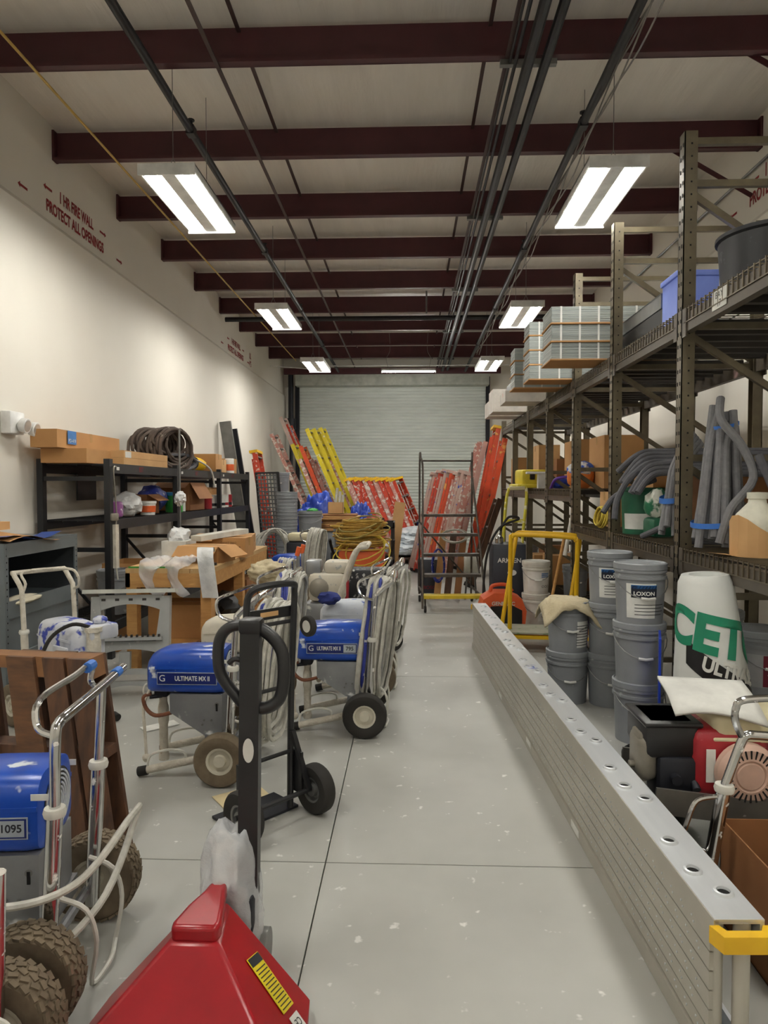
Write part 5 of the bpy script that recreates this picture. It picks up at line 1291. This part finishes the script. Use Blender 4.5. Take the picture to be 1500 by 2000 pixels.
MB().box((0, 0, .006), (.4, .36, .012)).build('sheet', m_card2, gm, smooth=0); MB().box((0, -.181, .008), (.4, .004, .016)).build('green_edge', mat('edge_green', (70, 150, 60), .6), gm, smooth=0)
cbox((-2.0, 7.42, bz), (.62, .4, .18), 'long brown carton with a torn lid at the back of the workbench', rz=R(8), m=m_card, flaps=[('F', 12, .2)])
cbox((-1.9, 6.4, bz), (.42, .32, .15), 'opened brown carton in the middle of the workbench', rz=R(-14), m=m_card, flaps=[('F', 40, .14), ('R', 35, .16)])
bxx = cbox((-1.78, 6.9, bz), (.34, .28, .19), 'brown carton with a printed barcode block on the workbench', rz=R(-4), m=m_card)
bc = MB().box((.02, -.1412, .07), (.2, .002, .07)).build('barcode_block', mat('print_brown', (90, 60, 40), .8), bxx, smooth=0)
text('lettering', 'D4W7 0662', .032, mat('print_brown', (0, 0, 0)), frame((0, -.1415, .14), (1, 0, 0), (0, 0, 1)), bxx)
tag(MB().bar((-2.05, 6.55, bz + .2), (-1.72, 7.1, bz + .24), .14, .05).build('slim_box', m_bwhite, smooth=0), 'slim white and black box lying on the printed carton', 'box')
fb = thing('plastic_sheeting', 'crumpled white plastic film hanging over the near workbench edge', 'plastic film', (-2.02, 5.85, bz))
def film(a, b):
    x = -.22 + .34 * b; s = a * .55
    y = .25 - min(s, .3); z = .05 + .04 * math.sin(b * 9 + a * 3)
    if s > .3: y = -.08 - .05 * math.sin((s - .3) * 8 + b * 8); z -= (s - .3)
    return (x + .05 * math.sin(a * 7) * (1 if s > .3 else .3), y + .02 * noise.noise(Vector((b * 8, a * 8, 0))), z + .02 * noise.noise(Vector((b * 8, a * 8, 3))))
MB().grid(26, 16, film).build('film', m_poly, fb, smooth=80)
MB().grid(14, 5, lambda a, b: (.16 + .14 * b + .12 * a, .2 - .33 * min(1, a * 1.6) + .01 * math.sin(b * 6), .12 + .06 * math.sin(a * 3.5) - max(0, a - .55) * .75)).build('film_strip', m_filmw, fb, smooth=80)
wtb = thing('white_bin', 'small white plastic bin with crumpled film on the workbench', 'bin', (-2.28, 6.75, bz))
MB().prism([(-.12, -.16), (.12, -.16), (.12, .16), (-.12, .16)], .17).build('bin', m_label, wtb, smooth=0)
MB().blob((0, 0, .2), (.2, .26, .2), .35, 2.6, 3, 12).build('film', m_filmw, wtb)
tag(MB().lathe([(.02, 0), (.05, 0), (.05, .02), (.02, .02), (.02, 0)], 20, Matrix.Translation((-1.76, 6.06, bz)), close=False).build('tape_roll', m_black), 'roll of black tape on the workbench corner', 'tape')
# under the bench
for k, (x, y, d, mm, lb_) in enumerate(((-2.1, 6.3, (.5, .4, .3), m_card, 'brown carton under the near end of the workbench'), (-1.95, 7.6, (.4, .5, .36), m_card3, 'dark carton under the far end of the workbench'))):
    cbox((x, y, .215), d, lb_, m=mm)
tag(MB().blob((-1.9, 6.95, .36), (.4, .4, .3), .25, 2.5, 3, 15, floor=.215).build('black_bag', m_black), 'black plastic bag under the workbench', 'bag')
hose_coil((-1.55, 8.45, .69), 'coil of white and blue hose at the far workbench end', 51, 10, 3, .34, .12)
# cardboard sheet on floor
tag(MB().bar((-1.75, 5.4, .3), (-1.45, 5.75, .34), .5, .012, (-.4, .3, 1)).build('cardboard_sheet', m_card3, smooth=0), 'brown cardboard sheet leaning behind the grey moulded frame', 'cardboard')
# ---- grey moulded plastic frame
gf = thing('moulded_frame', 'grey moulded plastic tailgate frame with arches standing by the workbench', 'frame', (-2.12, 5.12, 0), R(9), rot=(R(-8), 0, R(9)))
m_gf = mat('grey_moulded_plastic', (176, 178, 176), .5, c2=(160, 162, 160), splat=(206, 206, 202), splat_amt=.33)
m_gfl = mat('pale_ledge', (212, 214, 204), .45)
FW, FH = .58, .8
for s in (-1, 1):
    MB().prism([(s * FW / 2, 0), (s * FW / 2, FH - .06), (s * (FW / 2 - .06), FH - .06), (s * (FW / 2 - .1), .4), (s * (FW / 2 - .12), 0)], .09, frame((0, .05, 0), (1, 0, 0), (0, 0, 1))).build('stile', m_gf, gf)
MB().box((0, -.03, FH - .02), (FW + .1, .14, .03)).build('top_ledge', m_gfl, gf, smooth=0)
def arch(z0, z1, rise, nm):
    n = 14; vs = []
    for i in range(n + 1):
        x = -FW / 2 + .06 + (FW - .12) * i / n; q = 1 - (2 * i / n - 1) ** 2
        vs += [(x, -.035, z0 + rise * q), (x, -.035, z1), (x, .04, z1), (x, .04, z0 + rise * q)]
    fs = [(4 * i + a, 4 * i + (a + 1) % 4, 4 * i + 4 + (a + 1) % 4, 4 * i + 4 + a) for i in range(n) for a in range(4)] + [(0, 1, 2, 3), (4 * n, 4 * n + 1, 4 * n + 2, 4 * n + 3)]
    MB().add(vs, fs).build(nm, m_gf, gf)
arch(FH - .17, FH - .05, .05, 'top_arch'); arch(.3, .4, .04, 'middle_arch'); arch(.02, .1, .05, 'bottom_arch')
MB().box((0, -.01, .42), (FW - .1, .14, .025)).build('tray', m_gf, gf, smooth=0)
MB().box((0, -.0, .17), (FW - .1, .06, .04)).build('rail', m_gf, gf, smooth=0)
MB().box((-.04, 0, .25), (.08, .05, .14)).build('mullion', m_gf, gf, smooth=0)
sl = MB()
for k in range(5): sl.box((-.2 + k * .1, -.0365, FH - .085), (.03, .002, .018))
sl.build('slots', m_chan, gf, smooth=0)
rb = MB()
for k in range(12): rb.box((-.22 + k * .04, -.07, .442), (.012, .03, .02))
rb.build('ribs', m_chan, gf, smooth=0)

# ================================================================ ladders at the back
def ladder(label, foot, top, width, m, step=False, depth=.09, yaw=0, group=None, cap=None, rungm=None):
    """foot and top: centre of the ladder at the floor and at its upper end; width runs roughly along y."""
    foot = Vector(foot); top = Vector(top); t = (top - foot); L = t.length; t.normalize()
    wv_ = Vector((math.sin(R(yaw)), math.cos(R(yaw)), 0)); wv_ = (wv_ - t * wv_.dot(t)).normalized(); nv_ = t.cross(wv_)
    Mx = Matrix((nv_, wv_, t)).transposed().to_4x4(); Mx.translation = foot
    o = thing('stepladder' if step else 'extension_ladder', label, 'ladder', group=group)
    for s in (-1, 1):
        MB().box((0, s * width / 2, L / 2), (depth, .03, L), Mx).build('rail', m, o, smooth=0)
    n = int(L / .3)
    for k in range(n):
        z = .22 + k * (L - .3) / max(1, n - 1)
        MB().box((0, 0, z), (.05 if not step else depth * .9, width, .028), Mx).build('rung' if not step else 'step', rungm or m_conduit, o, smooth=0)
    for s in (-1, 1): MB().box((0, s * width / 2, .03), (depth + .02, .05, .06), Mx).build('foot', m_rubber, o, smooth=0)
    if step:
        for s in (-1, 1): MB().box((depth * .75, s * (width / 2 - .04), L * .48), (depth * .35, .025, L * .94), Mx).build('rear_rail', m, o, smooth=0)
        MB().box((.02, 0, L + .02), (depth + .06, width + .06, .05), Mx).build('top_cap', cap or m_yel, o, smooth=0)
    return o
G = 'ladders leaning at the back of the room'
def lad(u0, v0, slope, Y, wd, m, label, step=False, depth=.09, yaw=6, cap=None):
    tp = at(u0, v0, Y); ft = at(u0 + slope * 100, v0 + 100, Y); d = ft - tp; ft = tp + d * (tp.z / (tp.z - ft.z))
    return ladder(label, (ft.x, Y, 0.0), (tp.x, Y + .1, tp.z), wd, m, step, depth, yaw, G, cap)
lad(533, 848, .46, 16.6, .42, m_fibp, 'pinkish extension ladder nearest the left wall')
lad(551, 815, .42, 17.0, .42, m_fibw, 'tall whitened ladder with a brown head in the back left corner', cap=m_card)
lad(562, 830, .42, 17.2, .42, m_fib, 'red ladder beside the tall whitened one')
lad(574, 868, .4, 16.4, .4, m_fiby, 'short worn yellow ladder left of the bright yellow trio')
lad(590, 872, .42, 16.2, .4, m_fibo, 'orange ladder just left of the bright yellow trio')
for k in range(3):
    lad(602 + 13 * k, 838 + (k == 2) * -2, .43, 15.9 + .2 * k, .4, m_fiby, '%s bright yellow extension ladder of the trio leaning by the door' % ('left', 'middle', 'right')[k])
for k in range(3):
    lad(588 + 11 * k, 897, .42, 16.2 + .1 * k, .36, m_fibp, '%s faded pink ladder in front of the yellow trio' % ('left', 'middle', 'right')[k])
lad(648, 900, .45, 16.4, .4, m_fibp, 'pale pink extension ladder right of the yellow trio')
for k in range(10):
    lad(683 + 10.2 * k, 938 - (k % 2), .42, 15.6 - .03 * k, .42, (m_fibp, m_fib, m_fib, m_fibp, m_fib)[k % 5] if k else m_fibp, '%s folded stepladder in the red row before the door, counted from the left' % ('first', 'second', 'third', 'fourth', 'fifth', 'sixth', 'seventh', 'eighth', 'ninth', 'tenth')[k], step=True, depth=.1, yaw=(6 if k < 9 else 26))
for k in range(7):
    lad(850 + 11 * k, 930 - (k % 2) * 4 - (k == 2) * 6, -.24, 13.0 - .12 * k, .42, (m_fibw, m_fib, m_fibw, m_fibo, m_fibp, m_fibw, m_fibp)[k], '%s stepladder of the spattered row behind the rolling ladder, from the left' % ('first', 'second', 'third', 'fourth', 'fifth', 'sixth', 'seventh')[k], step=True, depth=.1, yaw=0, cap=m_fibw)
lad(936, 864, -.24, 13.2, .42, m_fibp, 'tall pale ladder behind the rolling ladder', yaw=0)
lad(947, 864, -.24, 13.4, .42, m_fibw, 'tall blue-spattered ladder behind the rolling ladder', yaw=0)
lad(972, 838, -.2, 12.9, .42, m_fibo, 'orange stepladder with a yellow cap leaning on the rack end', step=True, yaw=0)
lad(985, 858, -.22, 12.4, .42, m_fibo, 'second orange ladder beside the yellow-capped one', yaw=0)
lad(975, 975, -.35, 10.9, .3, m_darkwood, 'short dark wooden ladder low beside the rack end', yaw=-4)
lad(500, 885, .17, 12.6, .4, m_fib, 'red stepladder standing beside the grating panel', step=True, yaw=0)

# ================================================================ clutter in the back
for k in range(5):
    bucket((-2.48, 13.3, k * .37), '%s grey bucket in the stack beside the grating' % ('bottom', 'second', 'third', 'fourth', 'top')[k], group='grey buckets by the ladders')
ORD = 'first second third fourth fifth sixth seventh eighth ninth tenth eleventh twelfth thirteenth fourteenth fifteenth sixteenth seventeenth eighteenth nineteenth twentieth'.split()
bucket((-1.95, 10.95, 0), 'bottom bucket of the tall nested stack beside the grey tub', r=.16, h=.42, lid=False, bail=False)
for k in range(20):
    z = .44 + k * .054
    tag(MB().lathe([(.15, z - .02), (.165, z - .015), (.165, z + .012), (.158, z + .016), (.165, z + .02), (.165, z + .032), (.15, z + .034), (.145, z - .02), (.15, z - .02)], 24, Matrix.Translation((-1.95 + random.uniform(-.006, .006), 10.95 + random.uniform(-.006, .006), 0)), close=False).build('nested_bucket', m_blid), '%s rim above the bottom bucket in the tall nested stack' % ORD[k], 'bucket', 'tall nested stack of grey buckets')
bucket((-1.66, 11.5, .76), 'large grey tub with a green rag left of the paper stack', r=.2, h=.42, body=m_bgrey, lid=False)
tag(MB().rbox((-1.66, 11.5, .38), (.42, .5, .76), .02).build('black_crate', m_black), 'black crate under the large grey tub', 'crate')
tag(MB().blob((-1.62, 11.5, 1.18), (.18, .18, .09), .3, 2, 3, 4).build('green_rag', mat('bright_green', (0, 0, 0))), 'bright green rag on the large grey tub', 'rag')
bucket((-1.02, 11.1, .55), 'wide grey bucket before the paper stack', r=.2, h=.36)
tag(MB().rbox((-1.02, 11.1, .275), (.46, .5, .55), .02).build('dark_crate', m_dark), 'dark crate under the wide grey bucket', 'crate')
m_tarp = mat('blue_tarp', (28, 72, 186), .35, c2=(20, 56, 160), scale=5, amt=.6, bump=.6, bscale=7)
def heap(name, label, cat, c, d, m, seed, amp=.3, fr=2.6, sub=4):
    return tag(MB().blob((c[0], c[1], c[2]), d, amp, fr, sub, seed, floor=0.0).build(name, m, smooth=180), label, cat)
heap('blue_tarp', 'crumpled bright blue tarpaulin heaped before the ladders', 'tarp', (-1.72, 13.2, .66), (.95, .8, 1.5), m_tarp, 61, .24, 4.5, 5)
heap('blue_tarp', 'smaller blue tarpaulin sagging right of the cardboard piece', 'tarp', (-.92, 13.1, .58), (.56, .7, 1.35), m_tarp, 62, .24, 4.5, 5)
for k in range(9):
    tag(MB().rbox((-1.2 + random.uniform(-.04, .04), 11.95 + random.uniform(-.03, .03), .84 + k * .032), (.62, .5, .03), .008, 1).build('folded_paper', (m_card, m_card2, m_card3)[k % 3]), '%s folded brown sheet from the bottom of the stack on the grey tote' % ('first', 'second', 'third', 'fourth', 'fifth', 'sixth', 'seventh', 'eighth', 'ninth')[k], 'paper', 'stack of folded brown paper')
tag(MB().rbox((-1.14, 11.95, .41), (.6, .5, .82), .02).build('grey_tote', m_bgrey), 'grey tote carrying the brown paper stack', 'tote')
cbox((-1.28, 11.98, 1.115), (.26, .2, .2), 'small brown carton with rollers on the brown paper stack', m=m_card2, open_top=True)
for k in range(3): tag(MB().cyl((-1.3 + .06 * k, 11.98, 1.13), (-1.26 + .05 * k, 12.03, 1.56 - .06 * k), .025, n=10).build('paint_roller', m_hosew), '%s pale roller cover standing in the small carton' % ('left', 'middle', 'right')[k], 'roller')
gen = thing('orange_machine', 'orange machine on wheels carrying the heap of yellow cords', 'machine', (-.66, 9.6, 0))
MB().rbox((0, 0, .45), (.62, .5, .5), .03).build('housing', m_orange, gen)
for s in (-1, 1):
    wheel(gen, (s * .2, -.28, .15), .15, .06, (0, 1, 0), m_conduit); MB().tube(smooth_path([(s * .32, .1, .4), (s * .42, 0, .7), (s * .44, -.1, .85)], 4), .02, 8).build('handle', m_rubber, gen)
cord = thing('cord_heap', 'heap of tangled yellow extension cords on the orange machine', 'cord', (-.68, 9.6, .72))
loops(26, (0, 0, .19), (1, 0, 0), (0, 1, 0), .3, .26, .05, .4, .011, mat('yellow_cord', (196, 160, 70), .6, c2=(170, 132, 52), scale=20), 'yellow_cord', cord, 71, .3, 20, 5)
loops(8, (.02, -.05, .22), (1, .3, .2), (0, 1, .4), .3, .24, .05, .3, .011, mat('olive_cord', (150, 132, 60), .6), 'olive_cord', cord, 72, .3, 20, 5)
loops(4, (.05, -.25, -.02), (1, 0, .2), (0, .3, 1), .33, .22, .05, .1, .009, m_rope, 'trailing_cord', cord, 73, .3, 20, 5)
uc = thing('utility_cart', 'black plastic utility cart before the red ladder row', 'cart', (-.56, 12.0, 0))
for z in (.25, .88): MB().box((0, 0, z), (.6, .7, .04)).box((-.29, 0, z + .05), (.02, .7, .1)).box((.29, 0, z + .05), (.02, .7, .1)).box((0, -.34, z + .05), (.6, .02, .1)).box((0, .34, z + .05), (.6, .02, .1)).build('shelf', m_black, uc, smooth=0)
for x in (-.27, .27):
    for y in (-.32, .32):
        MB().box((x, y, .5), (.05, .05, .8)).build('post', m_black, uc, smooth=0); wheel(uc, (x, y, .06), .06, .035, (1, 0, 0), m_conduit, name='caster')
heap('red_cord', 'heap of red cords and tools on the utility cart', 'cord', (-.6, 12.0, .97), (.36, .4, .2), mat('red_cord', (176, 70, 40), .7, splat=(60, 40, 40), splat_amt=.45), 75, .5, 4, 3).location.z = 0
tag(MB().bar((-.34, 12.55, .02), (-.17, 12.7, 1.3), .2, .012, (0, 1, 0)).build('pegboard_sheet', m_card2, smooth=0), 'tan cardboard sheet standing tilted behind the utility cart', 'cardboard')
wp = thing('wrapped_pallet', 'shrink-wrapped pallet of bags on the floor before the door', 'pallet load', (.02, 14.6, 0))
for x in (-.5, 0, .5): MB().box((x, 0, .06), (.09, 1.0, .1)).build('stringer', m_darkwood, wp, smooth=0)
for k in range(6): MB().box((0, -.42 + k * .17, .125), (1.1, .13, .02)).build('deck_board', m_darkwood, wp, smooth=0)
for k in range(3):
    MB().blob((-.1 + .1 * k, -.1 + .1 * k, .3 + .14 * k), (1.0 - .12 * k, .9, .34), .16, 2.6, 4, 80 + k, floor=.135).build('wrapped_bag', mat('shrink_wrap', (214, 222, 226), .25, c2=(176, 188, 196), scale=7, amt=.7, splat=(120, 176, 190), splat_amt=.3, bump=.9, bscale=10), wp)
cp_ = thing('compressor', 'small blue and black compressor by the wrapped pallet', 'compressor', (.3, 15.6, 0))
MB().rbox((0, 0, .72), (.3, .3, .24), .05).build('motor', mat('tool_blue', (30, 60, 130), .4), cp_); MB().cyl((-.2, 0, .5), (.2, 0, .5), .12).build('tank', m_black, cp_)
for x in (-.15, .15): MB().box((x, 0, .2), (.04, .3, .4)).build('stand', m_black, cp_, smooth=0)
MB().tube(arc((0, 0, .82), .14, 0, 180, 8, (1, 0, 0), (0, 0, 1)), .012, 8).build('handle', m_blue, cp_)
# odds between the workbench and the machines
hw = thing('hose_pile', 'pale hose bundle gathered to a point at the far workbench end', 'hose', (-2.0, 9.9, .4))
loops(14, (0, 0, .25), (1, 0, 0), (0, .3, 1), .24, .3, .06, .2, .013, m_hosew, 'pale_hose', hw, 90, .25, 18, 6)
MB().rbox((0, 0, -.2), (.4, .4, .4), .03).build('stand', m_dark, hw)
tag(MB().rbox((-1.58, 9.85, .86), (.32, .22, .13), .05).build('cream_tank', m_cream), 'cream engine tank behind the far blue sprayer', 'tank')
tag(MB().rbox((-1.58, 9.85, .4), (.34, .26, .79), .03).build('engine_stand', m_dark), 'dark engine stand under the cream tank', 'stand')
hm_ = thing('pump_cart', 'white bucket-bodied machine behind the beige sprayer', 'machine', (-1.12, 5.95, 0))
MB().lathe([(.13, 0), (.15, .7), (.13, .76), (0, .78)], 20).build('drum', m_sbeige, hm_)
MB().blob((-.12, .02, .83), (.34, .28, .2), .3, 3.4, 4, 33).build('canvas_bundle', m_cloth, hm_, smooth=180)
tag(MB().tube(smooth_path([(-.9, 5.2, .95), (-.82, 5.05, .7), (-.7, 5.0, .45), (-.62, 5.0, .3)], 5), .009, 6).build('loose_hose', m_hosew), 'loose pale hose drooping between the sprayers', 'hose')
tag(MB().bar((-.95, 3.35, .004), (-.75, 3.5, .004), .16, .004).build('paper_scrap', mat('manila_tag', (0, 0, 0)), smooth=0), 'cream paper scrap on the floor behind the black hand truck', 'paper')
tag(MB().bar((-1.72, 4.35, .006), (-1.55, 4.5, .006), .1, .006).build('paper_scrap', m_label, smooth=0), 'white paper scrap on the floor below the grey frame', 'paper')
